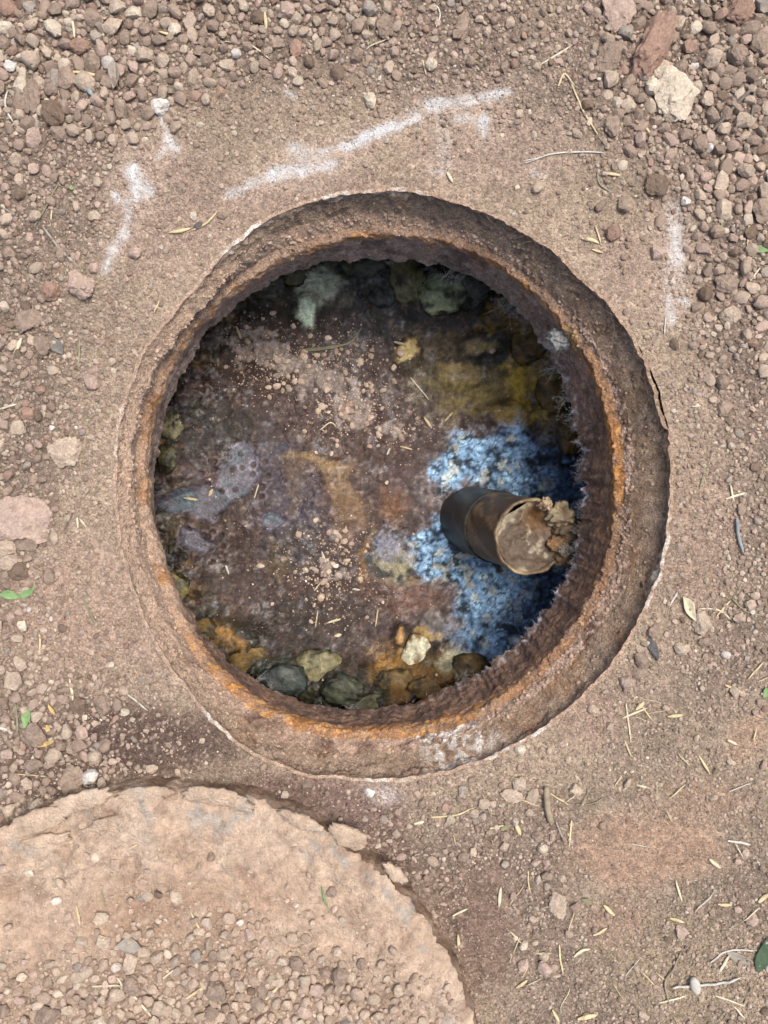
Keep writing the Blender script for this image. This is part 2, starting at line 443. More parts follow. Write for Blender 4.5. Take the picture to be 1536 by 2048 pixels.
def collar_cols(v, part, t):
    x, y, z = v[..., 0], v[..., 1], v[..., 2]
    T = np.broadcast_to(th[None], x.shape); S = np.broadcast_to(t[:, None], x.shape)
    xs, ys = x + z * .8, y - z * .6
    n = fbm(xs, ys, 18, 4, 51.0); nf = fbm(xs, ys, 75, 3, 55.0); ng = fbm(xs, ys, 190, 2, 58.0)
    if part in ("throat", "rim_wall"):
        n = wall_noise(T, z, 20, 4, 51.0); nf = wall_noise(T, z, 75, 3, 55.0); ng = wall_noise(T, z, 190, 2, 58.0)
    dusty = np.clip(ang(T, 196, 26, 14) + .55 * ang(T, 150, 34, 20), 0, 1)
    one = np.ones(x.shape)
    if part == "rim":
        col = np.broadcast_to(alb((172, 142, 122)), x.shape + (3,)).copy()
        w = np.clip(ang(T, 92, 12, 10) * .8 + ang(T, 122, 7, 5) * .9 + ang(T, 168, 7, 5) * .7 + ang(T, 345, 12, 6) * .5 + ang(T, 236, 4, 3) * .7, 0, 1) * sstep(-.25, .25, n + .5 * nf)
        col = mixc(col, alb((222, 221, 220)), np.clip(w + .9 * ang(T, 297, 6, 3) + .6 * ang(T, 268, 6, 4), 0, 1) * sstep(-.4, .2, n + nf))
        col = mixc(col, alb((120, 98, 80)), .6 * np.clip(ang(T, 40, 45, 25), 0, 1) * sstep(-.2, .3, nf))
    elif part == "rim_wall":
        col = np.broadcast_to(alb((144, 120, 100), 1.05), x.shape + (3,)).copy()
        col = mixc(col, alb((122, 96, 76), 1, .8), .9 * np.clip(ang(T, 20, 45, 20) + .6 * ang(T, 90, 30, 12) + .6 * ang(T, 290, 40, 15), 0, 1) * sstep(-.35, .2, n))
        col = mixc(col, alb((120, 110, 98)), .7 * np.clip(ang(T, 85, 28, 15) + .5 * ang(T, 5, 15, 10), 0, 1) * sstep(-.1, .4, nf + .4 * (1 - S)))
        col = mixc(col, alb((140, 98, 62), .9, .85), .6 * np.clip(ang(T, 270, 60, 20) + ang(T, 340, 12, 8), 0, 1) * sstep(.0, .4, n))
        col = mixc(col, alb((164, 138, 116)), .75 * sstep(.0, .4, fbm(xs, ys, 30, 4, 68.0, .65)))
        col = mixc(col, alb((178, 146, 124)), .9 * dusty * sstep(-.4, .1, nf + .2))
        col = mixc(col, alb((216, 216, 218)), .8 * ang(T, 286, 7, 4) * sstep(-.2, .3, nf + .4 * n))
        col = mixc(col, alb((206, 206, 205)), .7 * (ang(T, 94, 8, 6) + ang(T, 120, 8, 5) + ang(T, 345, 9, 4)) * sstep(.35, .0, S + .3 * nf))
    elif part == "ledge":
        col = np.broadcast_to(alb((158, 128, 110), 1.05), x.shape + (3,)).copy()
        col = mixc(col, alb((102, 72, 58)), .9 * np.clip(ang(T, 262, 60, 22) + ang(T, 350, 40, 20) + .5 * ang(T, 60, 35, 20), 0, 1) * sstep(-.2, .3, n))
        col = mixc(col, alb((172, 150, 142)), .75 * np.clip(ang(T, 330, 50, 20) + ang(T, 220, 18, 8) + .6 * ang(T, 55, 30, 10), 0, 1) * sstep(.05, .45, nf))
        col = mixc(col, alb((180, 148, 128)), .95 * dusty * sstep(-.35, .1, n + .3 * nf + .1))
        col = mixc(col, alb((212, 214, 220)), .85 * (ang(T, 283, 6, 5)) * sstep(-.1, .35, nf + .3 * n))
    elif part == "lip":
        col = np.broadcast_to(alb((146, 102, 62), 1.1, .95), x.shape + (3,)).copy()
        col = mixc(col, alb((116, 84, 62)), .7 * sstep(-.05, .35, n))
        col = mixc(col, alb((172, 126, 64), 1.1, .95), .8 * sstep(.0, .4, nf + .3 * n))
        col = mixc(col, alb((150, 124, 108)), .6 * sstep(.15, .5, fbm(xs, ys, 28, 3, 64.0)))
        col = mixc(col, alb((150, 128, 62)), .5 * ang(T, 20, 30, 12) * sstep(.0, .4, n))
        col = mixc(col, alb((200, 196, 186)), .8 * np.clip(ang(T, 92, 22, 12) + .8 * ang(T, 128, 12, 8), 0, 1) * sstep(.15, .5, fbm(xs, ys, 40, 3, 61.0)))
        col = mixc(col, alb((140, 112, 96)), .85 * np.clip(ang(T, 95, 70, 25), 0, 1) * sstep(.62, .30, S + .35 * n))
        col = mixc(col, alb((122, 90, 70)), .6 * sstep(.05, .4, fbm(xs, ys, 12, 3, 66.0)) * (.4 + .6 * ang(T, 30, 60, 20)))
        col = mixc(col, alb((178, 148, 128)), .85 * np.clip(ang(T, 195, 20, 10), 0, 1) * sstep(-.35, .1, n))
        col = mixc(col, alb((120, 92, 80)), .5 * ang(T, 325, 30, 15))
    else:
        fl = wall_noise(T, z * .7, 34, 4, 7.0, .65)          # flakes and runs down the wall
        col = np.broadcast_to(alb((120, 103, 95), 1.7), x.shape + (3,)).copy()
        col = mixc(col, alb((116, 90, 76), 1.15, .85), .95 * np.clip(ang(T, 285, 85, 35) + .5 * ang(T, 20, 35, 20), 0, 1))
        col = mixc(col, alb((146, 106, 72), 1.6, .9), .55 * sstep(.05, .4, fl) * sstep(.75, .1, S + .3 * n))
        col = mixc(col, alb((84, 64, 58), 1.3), .7 * sstep(.0, .4, n + .3 * fl))
        col = mixc(col, alb((140, 122, 112), 1.2), .5 * sstep(.1, .5, nf + .3 * fl) * sstep(.2, 1.0, S))
        col = mixc(col, alb((168, 168, 180), 1.6), .75 * sstep(.78, 1.0, S + .3 * nf) * np.clip(ang(T, 350, 48, 22), 0, 1) * sstep(-.3, .2, fl))
        col = mixc(col, alb((170, 142, 124)), .8 * ang(T, 196, 20, 10) * sstep(.9, .3, S))
    col = col * (1.12 + .25 * nf + .22 * ng)[..., None]
    if part != "throat":                                        # pinkish dust blown over the whole ring, thickest at left and upper left
        dz_ = np.clip(.35 + .65 * ang(T, 165, 65, 40) + .15 * ang(T, 60, 40, 20), 0, 1) * {"rim": .9, "rim_wall": .75, "ledge": .85, "lip": .6}[part]
        dz_ = dz_ * (1 - .7 * ang(T, 10, 30, 20))
        col = mixc(col, alb((178, 150, 132)), dz_ * sstep(-.35, .25, fbm(xs, ys, 20, 4, 88.0, .62) + .15))
    col = col * np.array([1.03, 1.0, .92])
    rough = np.full(x.shape + (1,), .92)
    if part == "lip": rough[..., 0] = np.where((n > .1), .5, .85)
    return np.concatenate([col, rough], -1)
def grid_faces(nr, nt):
    i = np.arange(nr - 1)[:, None] * nt; j = np.arange(nt)[None]; j2 = (j + 1) % nt
    return np.stack([i + j, i + nt + j, i + nt + j2, i + j2], -1).reshape(-1, 4)
edge_pts = None; collar_surf = {}; collar_part = {}
for nm, ctr, n in spans:
    rings = [ring(a, b) for a, b in ctr]
    ts = np.linspace(0, 1, n * (len(ctr) - 1) + 1 if len(ctr) > 2 else n + 1)
    pts = []
    for t in ts:
        f = t * (len(rings) - 1); i = min(int(f), len(rings) - 2); pts.append(rings[i] * (1 - (f - i)) + rings[i + 1] * (f - i))
    v = collar_disp(np.array(pts), nm, ts)
    cc = collar_cols(v, nm, ts)
    me = np_mesh(nm, (v - root_loc).reshape(-1, 3), grid_faces(len(ts), NT), cc.reshape(-1, 4))
    collar_part[nm] = link(nm, me, M['collar'], col_root)
    collar_surf[nm] = (v, cc)
edge_pts = collar_surf["throat"][0][-1]
# underside of the slab, out to the pit wall
PIT_R = .60
und = []
for t in np.linspace(0, 1, 8):
    o = edge_pts.copy(); rad = np.stack([np.cos(th) * PIT_R, np.sin(th) * PIT_R + .03], -1)
    o[:, :2] = edge_pts[:, :2] * (1 - t) + rad * t
    o[:, 2] = edge_pts[:, 2] - .012 * min(1, t * 4) + .004 * fbm(o[:, 0], o[:, 1], 30, 2, 4.0)
    if t == 0: o = edge_pts.copy()
    und.append(o)
und = np.array(und)
uc = np.concatenate([np.broadcast_to(alb((105, 85, 75)), und.shape), np.full(und.shape[:2] + (1,), .9)], -1)
link("slab_underside", np_mesh("slab_underside", (und - root_loc).reshape(-1, 3), grid_faces(8, NT), uc.reshape(-1, 4)), M['collar'], col_root)

# ------------------------------------------------------------------ pit wall and scum
Z_S = -.41
zz = np.linspace(-.155, -.55, 40)
wt = np.linspace(0, 2 * np.pi, 360, endpoint=False)
WT, WZ = np.meshgrid(wt, zz)
WR = PIT_R - .01 + .03 * fbm(np.cos(WT) * 3 + WZ * 5, np.sin(WT) * 3 - WZ * 4, 1.6, 3, 3.0)
wv = np.stack([WR * np.cos(WT), WR * np.sin(WT) + .03, WZ], -1)
wc = mixc(np.broadcast_to(alb((110, 92, 66)), wv.shape).copy(), alb((70, 66, 48)), sstep(-.2, .3, fbm(WT * 4, WZ * 20, 1, 3, 2.0)))
wc = np.concatenate([wc, np.full(wc.shape[:2] + (1,), .8)], -1)
pw = link("pit_wall", np_mesh("pit_wall", wv.reshape(-1, 3), grid_faces(40, 360)[:, ::-1], wc.reshape(-1, 4)), M['collar'])
tag(pw, kind="structure")

PIT_STONES = [  # px, py, rx, ry, colour, second colour, label
    (880, 598, 44, 42, (150, 160, 118), (70, 72, 50), "pale green rounded stone, the brightest at the pit's upper edge"),
    (812, 566, 40, 52, (108, 104, 66), (50, 48, 30), "olive rounded stone just left of the pale green stone in the pit"),
    (345, 856, 26, 34, (128, 120, 84), (46, 44, 32), "small olive stone against the pit's left edge"),
    (358, 1172, 30, 28, (136, 124, 74), (60, 54, 32), "mustard olive stone at the pit's lower left edge"),
    (640, 1326, 46, 34, (118, 112, 78), (56, 52, 34), "mossy olive stone at the bottom of the pit beside dark sludge"),
    (832, 1306, 28, 40, (188, 184, 156), (140, 104, 52), "cream white stone with amber rim near the pit's bottom edge"),
]
_dk = [(545, 585, 34, 26, "upper left, nearest the rim"), (590, 560, 40, 24, "upper left, right of the nearest one"), (730, 545, 42, 30, "top, left of the olive stone"), (765, 600, 30, 24, "top, below the olive stone's left"),
       (945, 580, 36, 30, "top, right of the pale green stone"), (990, 640, 34, 30, "upper right, under the hanging lint"), (1050, 700, 34, 38, "upper right, by the grey clump"), (1095, 790, 30, 40, "right, above the blue crust"), (1125, 870, 24, 40, "right, beside the blue crust's top"),
       (420, 1255, 32, 24, "lower left, nearest the rusty lip"), (505, 1310, 42, 28, "lower left, second along the rim"), (575, 1345, 44, 30, "bottom, left of the mossy olive stone"), (690, 1360, 40, 30, "bottom, right of the mossy olive stone"), (740, 1390, 44, 22, "bottom, lowest of all"),
       (790, 1355, 36, 28, "bottom, left below the cream stone"), (860, 1365, 44, 28, "bottom, right below the cream stone"), (930, 1330, 40, 34, "lower right, under the pale swelling"), (345, 920, 18, 28, "left, below the small olive stone")]
_dc = [((84, 88, 66), (40, 44, 36)), ((70, 78, 72), (36, 44, 44)), ((128, 100, 46), (62, 54, 30)), ((96, 92, 56), (44, 42, 28))]
for _i, (_a, _b, _c, _d, _w) in enumerate(_dk):
    _k = _dc[2] if _w.startswith(("upper right", "right", "lower")) or "cream" in _w else _dc[(_i * 3) % 4 if (_i * 3) % 4 != 2 else 0]
    PIT_STONES.append((_a, _b, _c, _d, _k[0], _k[1], ("amber" if _k is _dc[2] else "dark") + " slimy pit stone at " + _w))
LUMPS = [  # px, py, rx, ry, height, colour: swellings of the scum, too soft to be stones
    (908, 1308, 58, 50, .030, (182, 176, 144)), (868, 1348, 50, 36, .022, (134, 100, 52)), (802, 1268, 18, 22, .014, (168, 128, 66)), (862, 1256, 28, 22, .016, (168, 142, 92)),
    (815, 716, 26, 34, .016, (184, 166, 116)), (1042, 662, 40, 40, .02, (126, 102, 44)), (1084, 742, 40, 46, .022, (122, 98, 42)), (1012, 832, 56, 28, .016, (140, 120, 70)), (470, 1268, 56, 36, .022, (140, 104, 48)),
    (745, 1382, 60, 28, .02, (74, 78, 62)), (560, 1335, 56, 34, .022, (70, 74, 62)), (962, 694, 40, 26, .014, (146, 128, 80)), (700, 1345, 50, 34, .02, (62, 58, 46)), (795, 1385, 40, 24, .018, (120, 88, 40)),
    (1000, 610, 46, 30, .02, (92, 78, 36)), (740, 560, 50, 34, .016, (62, 70, 66)), (540, 600, 46, 34, .016, (60, 64, 50)), (920, 750, 50, 34, .01, (136, 120, 82)), (1100, 850, 40, 60, .02, (96, 80, 40)), (640, 590, 60, 40, .010, (150, 158, 136)), (617, 628, 30, 32, .014, (184, 202, 178)), (430, 1300, 50, 30, .018, (70, 66, 44))]
def scum_h(x, y):
    px, py = to_px(x, y, Z_S)
    z = Z_S + .010 * fbm(x, y, 5, 3, 2.0) + .0045 * fbm(x, y, 22, 3, 9.0) + .0018 * fbm(x, y, 80, 2, 5.0)
    blue = blue_w(px, py, x, y)
    f1, f2, _ = worley(x, y, 62, 1.0)
    f1b, f2b, _ = worley(x, y, 130, 5.0)
    z = z + blue * (.005 * (1 - f1) + .003 * (1 - f1b) + .016 * np.abs(fbm(x, y, 26, 4, 7.0, .6)))
    # rim of rubble under the collar: lumpy banks
    rr = np.hypot((px - 740) / 430, (py - 965) / 455)
    bank = sstep(.72, 1.05, rr)
    f1c, _, _ = worley(x, y, 17, 8.0)
    z = z + bank * (.030 * np.clip(1 - f1c * 1.15, 0, 1) + .020 * np.abs(fbm(x, y, 22, 4, 19.0, .6)))
    for (a, b_, rx, ry, hh, c) in LUMPS: z = z + hh * np.exp(-(((px - a) / rx) ** 2 + ((py - b_) / ry) ** 2) ** 2.2)
    for st in PIT_STONES: z = z + .014 * np.exp(-(((px - st[0]) / (st[2] * 1.5)) ** 2 + ((py - st[1]) / (st[3] * 1.5)) ** 2) * .4)
    # bubble pits in the wet scum on the left
    b = bubble_w(px, py)
    f1d, _, idd = worley(x, y, 48, 3.0)
    z = z + b * np.where(idd > .35, .006 * (sstep(.16, .26, f1d) - sstep(.26, .42, f1d)) - .006 * (1 - sstep(.1, .24, f1d)), 0)
    pud = puddle_w(px, py, x, y)
    z = z * (1 - pud) + (Z_S - .002) * pud
    return z
def eb(px, py, cx, cy, rx, ry, rot=0.0, inner=.4, outer=1.15):
    c, s = math.cos(math.radians(rot)), math.sin(math.radians(rot))
    dx, dy = px - cx, py - cy
    return 1 - sstep(inner, outer, np.hypot((dx * c + dy * s) / rx, (-dx * s + dy * c) / ry))
def blue_w(px, py, x, y):
    wx = px + 26 * fbm(x, y, 10, 3, 71.0); wy = py + 26 * fbm(x, y, 10, 3, 75.0)
    return np.maximum.reduce([eb(wx, wy, 985, 925, 125, 72, 6, .45, 1.2), eb(wx, wy, 905, 940, 60, 50, 0, .3, 1.2), eb(wx, wy, 925, 1120, 120, 70, 25, .45, 1.2), eb(wx, wy, 1025, 1225, 145, 130, 40, .5, 1.15),
                              eb(wx, wy, 1095, 1030, 90, 170, 0, .5, 1.15), .8 * eb(wx, wy, 880, 1070, 36, 60, 0, .3, 1.2)])
def bubble_w(px, py): return np.clip(eb(px, py, 480, 955, 110, 75, 20) + eb(px, py, 400, 1090, 70, 60), 0, 1)
def puddle_w(px, py, x, y):
    wx = px + 30 * fbm(x, y, 12, 3, 81.0); wy = py + 30 * fbm(x, y, 12, 3, 85.0)
    w = np.maximum.reduce([eb(wx, wy, 405, 1005, 70, 42, 0, .75, 1.0), eb(wx, wy, 480, 945, 40, 60, 20, .75, 1.0), eb(wx, wy, 395, 1090, 34, 22, 0, .7, 1.0), eb(wx, wy, 550, 1040, 30, 30, 0, .6, 1.0)])
    return w
def scum_cols(x, y):
    px, py = to_px(x, y, Z_S)
    wx = px + 26 * fbm(x, y, 9, 3, 91.0) + 10 * fbm(x, y, 40, 3, 92.0, .65); wy = py + 26 * fbm(x, y, 9, 3, 95.0) + 10 * fbm(x, y, 40, 3, 96.0, .65)
    n1 = fbm(x, y, 16, 4, 101.0); n2 = fbm(x, y, 50, 3, 105.0, .65); n3 = fbm(x, y, 130, 2, 109.0); n4 = fbm(x, y, 30, 5, 113.0, .72)
    A = lambda c, k=1.0, sat=1.05: alb(c, K_P * k, sat)
    col = np.broadcast_to(A((98, 80, 78)), px.shape + (3,)).copy()
    def b(cx, cy, rx, ry, c, s=1.0, rot=0.0, crisp=.5, nz=None, k=1.0):
        """a patch of stain: an ellipse whose edge is eaten by noise"""
        nonlocal col
        e = eb(wx, wy, cx, cy, rx, ry, rot, .1, 1.35)
        w = s * sstep(.5 - crisp, .5 + crisp, e + .55 * (n4 if nz is None else nz) * (e > .02))
        col = mixc(col, A(c, k), np.clip(w, 0, 1)); return w
    # red-brown and plum crust
    b(500, 745, 150, 75, (88, 62, 53)); b(720, 880, 190, 95, (100, 77, 71), .9); b(640, 1200, 150, 90, (92, 70, 64), .8); b(420, 1090, 120, 90, (84, 62, 54), .8)
    b(430, 860, 120, 75, (74, 68, 66), .9); b(575, 1000, 90, 110, (94, 86, 100), .9); b(590, 1100, 90, 60, (80, 74, 76), .8); b(540, 900, 70, 40, (98, 94, 108), .8)
    b(560, 1250, 200, 60, (74, 64, 60), .8)
    # ochre seams
    b(640, 922, 90, 22, (154, 128, 88), .85, 14, .3); b(690, 985, 48, 90, (146, 117, 86), .85, -12, .4); b(590, 960, 30, 90, (126, 104, 84), .6, 8, .4, n2); b(560, 1130, 30, 70, (116, 98, 62), .5, 10, .4, n2)
    b(735, 1120, 16, 80, (150, 112, 66), .9, 4, .25); b(790, 1010, 46, 48, (134, 94, 64), .85); b(800, 960, 26, 26, (120, 96, 104), .5, nz=n2)
    b(860, 965, 46, 90, (122, 112, 114), .7); b(700, 1050, 40, 40, (138, 112, 92), .6)
    b(820, 1195, 100, 40, (130, 98, 86), .9, 0, .35); b(800, 1160, 90, 12, (160, 138, 108), .7, -4, .3); b(740, 1190, 40, 40, (100, 70, 60), .8)
    b(790, 1112, 62, 62, (84, 90, 86), .9, 0, .35); b(790, 1112, 56, 56, (158, 152, 122), .75, 0, .15, n2 - .35); b(780, 1090, 50, 40, (140, 142, 172), .6, 0, .15, n3 - .3)
    b(880, 1240, 60, 40, (158, 152, 150), .75, 0, .25, n2 - .1)
    # upper right: tan, olive and amber
    b(900, 740, 130, 90, (112, 98, 74), .85); b(960, 780, 120, 75, (146, 130, 72), .95, k=1.2); b(880, 690, 120, 50, (134, 116, 86), .7, 0, .3, n2)
    b(1060, 720, 110, 190, (66, 60, 34), .95); b(1040, 660, 90, 60, (72, 64, 32), .9); b(1060, 760, 90, 130, (166, 140, 50), .95, 0, .2, n4, 1.5); b(1010, 620, 90, 60, (158, 132, 50), .9, 0, .2, n4, 1.4)
    b(820, 640, 110, 40, (72, 74, 70), .8); b(760, 660, 90, 40, (78, 78, 76), .8); b(980, 720, 60, 50, (60, 68, 66), .8, 0, .2, n1 - .1)
    # top: green-black slime with a pale green bloom
    b(620, 570, 260, 75, (58, 64, 54), .95); b(900, 575, 230, 75, (60, 62, 44), .95); b(730, 575, 70, 60, (58, 68, 70), .8); b(540, 640, 110, 45, (70, 62, 46), .8)
    b(645, 588, 80, 48, (150, 158, 136), .9, 0, .3, n4, 1.15); b(612, 627, 30, 34, (182, 200, 176), 1., 0, .3, n2, 1.3); b(690, 605, 36, 26, (146, 146, 124), .7, 0, .25)
    b(812, 715, 30, 36, (170, 148, 100), .85, 0, .3)
    # bottom: black and amber slime
    b(600, 1370, 340, 70, (62, 62, 50), .95); b(470, 1280, 100, 55, (66, 60, 44), .9); b(455, 1270, 46, 30, (140, 102, 46), .85, 0, .3); b(640, 1310, 60, 40, (76, 68, 56), .8)
    b(830, 1325, 150, 75, (124, 92, 44), .9, 0, .4); b(800, 1330, 140, 50, (178, 134, 62), .6, 0, .12, n4 - .3); b(930, 1310, 60, 60, (176, 172, 142), .8, 0, .3); b(740, 1385, 110, 36, (58, 62, 52), .85)
    # slow mottling of the wet crust
    col = mixc(col, A((50, 42, 38)), .6 * sstep(.1, .5, n1 * .4 + n2 * .7)); col = mixc(col, A((150, 124, 98)), .35 * sstep(.22, .55, n2 * .6 + n3 * .7))
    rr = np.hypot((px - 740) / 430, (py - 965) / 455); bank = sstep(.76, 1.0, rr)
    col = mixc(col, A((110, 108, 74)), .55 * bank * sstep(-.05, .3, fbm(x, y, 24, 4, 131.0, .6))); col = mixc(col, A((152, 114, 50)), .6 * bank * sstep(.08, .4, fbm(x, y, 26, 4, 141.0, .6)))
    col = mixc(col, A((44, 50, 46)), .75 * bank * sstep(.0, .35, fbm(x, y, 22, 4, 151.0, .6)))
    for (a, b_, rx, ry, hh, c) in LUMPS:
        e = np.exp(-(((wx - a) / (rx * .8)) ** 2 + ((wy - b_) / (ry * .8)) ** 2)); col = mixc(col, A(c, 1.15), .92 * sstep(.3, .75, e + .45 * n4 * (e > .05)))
        col = mixc(col, A((46, 44, 32)), .45 * np.exp(-((e - .22) / .12) ** 2))  # dark ring at each swelling's foot: crevice shade put into the colour
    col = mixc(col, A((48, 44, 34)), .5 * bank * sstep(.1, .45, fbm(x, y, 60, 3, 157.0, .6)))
    # dry dust sprinkled on the crust
    dust = np.maximum.reduce([eb(wx, wy, 560, 725, 120, 34, 22, .2, 1.2), eb(wx, wy, 650, 765, 80, 40, 20, .2, 1.2), eb(wx, wy, 595, 780, 22, 40, 0, .2, 1.2), eb(wx, wy, 700, 825, 66, 46, 30, .2, 1.2), .9 * eb(wx, wy, 785, 862, 48, 24, 0, .2, 1.2), .6 * eb(wx, wy, 668, 1140, 60, 60, 0, .1, 1.2), .6 * eb(wx, wy, 500, 680, 80, 22)])
    dw = sstep(.38, .62, dust + .55 * n2)
    col = mixc(col, A((138, 125, 116), .9, .8), .85 * dw); wet = 1 - dw
    # blue-grey crust round the pipe
    bw = blue_w(px, py, x, y)
    f1, f2, idv = worley(x, y, 66, 2.0); f1b, f2b, idb = worley(x, y, 170, 6.0)
    east = sstep(1010, 1130, px + 60 * n1) * .8 + .35 * sstep(1150, 1260, py)
    grain = np.clip(.54 + .22 * (idv - .5) + .3 * (idb - .5) + .5 * n1 + .6 * n2, 0, 1)
    lo, hi = A((44, 68, 94), 1.0, 1.), A((150, 182, 210), 1.3, 1.1); hi2 = hi + (A((46, 82, 124), .95, 1.1) - hi) * np.clip(east, 0, 1)[..., None]
    bcol = lo + (hi2 - lo) * grain[..., None]
    bcol = mixc(bcol, A((176, 166, 128)), .5 * (idv > .82) * (1 - np.clip(east, 0, 1)))
    crack = np.clip(sstep(.22, .05, f2 - f1) * .95 + .45 * sstep(.2, .04, f2b - f1b), 0, 1)
    bcol = mixc(bcol, A((22, 32, 40)), np.clip(crack * .8 * sstep(-.05, .3, n2 + .4 * n1), 0, .9))
    bcol = mixc(bcol, A((26, 38, 50)), .85 * sstep(.16, .4, fbm(x, y, 26, 4, 177.0, .7)))
    bmask = sstep(.12, .78, bw + .5 * n4)
    col = mixc(col, bcol, bmask)
    fr = np.exp(-((bw + .4 * n4 - .3) / .2) ** 2) * sstep(-.1, .3, n2); col = mixc(col, A((140, 140, 148)), .5 * fr * (1 - bmask))
    # filmy puddle, the sky's bluish reflection put into its colour; bubble craters
    pw_ = puddle_w(px, py, x, y); pm = sstep(.35, .6, pw_)
    col = mixc(col, A((104, 102, 112), 1, .9), .9 * pm); col = mixc(col, A((84, 104, 112), 1, .9), .7 * pm * sstep(-.1, .35, n1))
    rim_ = np.exp(-((pw_ - .33) / .15) ** 2); col = mixc(col, A((130, 134, 168), 1., .9), .6 * rim_ * sstep(-.25, .2, n2))
    bb = bubble_w(px, py); f1d, _, idd = worley(x, y, 48, 3.0)
    col = mixc(col, A((84, 58, 46), 1, .8), .75 * bb * (1 - sstep(.2, .34, f1d)) * (idd > .35)); col = mixc(col, A((150, 148, 164)), .35 * bb * np.exp(-((f1d - .4) / .06) ** 2) * (idd > .35))
    rough = np.full(px.shape, .52)
    wetm = sstep(-.15, .3, fbm(x, y, 11, 3, 161.0))
    rough = rough * (1 - .68 * np.clip(wetm * .8 + bank * .9, 0, 1) * (1 - .35 * bmask)); rough = np.where(dw > .4, .95, rough)
    rough = rough * (1 - pm) + .16 * pm
    col = col * np.clip(1 + .3 * n2 + .2 * n3 + .25 * fbm(x, y, 33, 4, 171.0, .7), .25, 2.2)[..., None]
    lm = col @ np.array([.25, .65, .10]); col = col * np.clip((lm / .085) ** .55, .34, 1.7)[..., None]
    sp = sstep(.5, .62, fbm(x, y, 150, 2, 181.0)) * sstep(-.1, .3, n1) * (1 - pm)
    col = mixc(col, A((170, 156, 142)), .3 * sp * (1 - bmask))
    return np.concatenate([np.clip(col, .003, 1), rough[..., None]], -1)
st = .003
sx = np.arange(-PIT_R - .02, PIT_R + .02, st)
SX, SY = np.meshgrid(sx, sx + .03)
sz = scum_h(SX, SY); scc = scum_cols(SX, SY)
ok = np.hypot(SX, SY - .03) < PIT_R + .012
n_ = len(sx); idx = np.arange(n_ * n_).reshape(n_, n_)
q = np.stack([idx[:-1, :-1], idx[:-1, 1:], idx[1:, 1:], idx[1:, :-1]], -1).reshape(-1, 4)
q = q[ok.ravel()[q].all(1)]
used = np.zeros(n_ * n_, bool); used[q.ravel()] = True; remap = np.cumsum(used) - 1
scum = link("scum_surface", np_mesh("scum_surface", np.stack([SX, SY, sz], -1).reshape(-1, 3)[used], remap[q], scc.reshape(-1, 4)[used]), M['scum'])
tag(scum, kind="structure")

# ------------------------------------------------------------------ rock shapes
from mathutils import noise as mn
def ico(sub):
    bm = bmesh.new(); bmesh.ops.create_icosphere(bm, subdivisions=sub, radius=1.0)
    v = np.array([p.co[:] for p in bm.verts]); f = np.array([[q.index for q in p.verts] for p in bm.faces]); bm.free()
    return v, f
ICO = {i: ico(i) for i in (1, 2, 3, 4, 5)}   # 1 is the bare 20-sided stone
def rock_verts(sub, seed, planes=9, bump=.10, freq=1.6, cut=(.62, .92)):
    v, f = ICO[sub]; v = v.copy(); rs = np.random.default_rng(seed)
    for k in range(planes):
        nrm = rs.normal(size=3); nrm /= np.linalg.norm(nrm); d = rs.uniform(*cut)
        h = v @ nrm - d
        v = v - np.outer(np.where(h > 0, h * .93, 0), nrm)
    o = Vector(rs.uniform(-50, 50, 3))
    dsp = np.array([mn.fractal(Vector(p) * freq + o, .6, 2.1, 4) for p in v])
    v = v * (1 + bump * dsp)[:, None]
    v -= (v.max(0) + v.min(0)) / 2
    v /= (v.max(0) - v.min(0)) / 2
    return v, f
def rock_mesh(name, sub, seed, smooth=True, **kw):
    v, f = rock_verts(sub, seed, **kw)
    return np_mesh(name, v, f, None, smooth)

# stones in the pit
for (cx, cy, rx, ry, c1, c2, lab) in PIT_STONES:
    k = (H - Z_S) / F
    p = P(cx, cy, Z_S); v, f = rock_verts(4, int(cx * 7 + cy), planes=3, bump=.20, freq=1.7, cut=(.75, .95))
    hgt = min(rx, ry) * k * .6
    v = v * np.array([rx * k * 1.12, ry * k * 1.12, hgt])
    nn = fbm(v[:, 0] + p[0], v[:, 1] + p[1] + v[:, 2], 34, 4, 2.0, .65)
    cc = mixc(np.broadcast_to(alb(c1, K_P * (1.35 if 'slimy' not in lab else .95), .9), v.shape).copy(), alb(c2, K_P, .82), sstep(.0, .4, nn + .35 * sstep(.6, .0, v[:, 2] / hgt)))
    cc = np.concatenate([cc * np.clip(1 + .5 * fbm(v[:, 0] + p[0], v[:, 1] + p[1], 110, 3, 9.0), .4, 1.7)[:, None], np.full((len(v), 1), .3)], 1)
    zb = scum_h(np.array([p[0]]), np.array([p[1]]))[0]
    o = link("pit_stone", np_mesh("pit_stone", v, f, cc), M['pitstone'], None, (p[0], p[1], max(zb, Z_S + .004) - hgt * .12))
    tag(o, lab, "stone", "slimy stones in the pit")

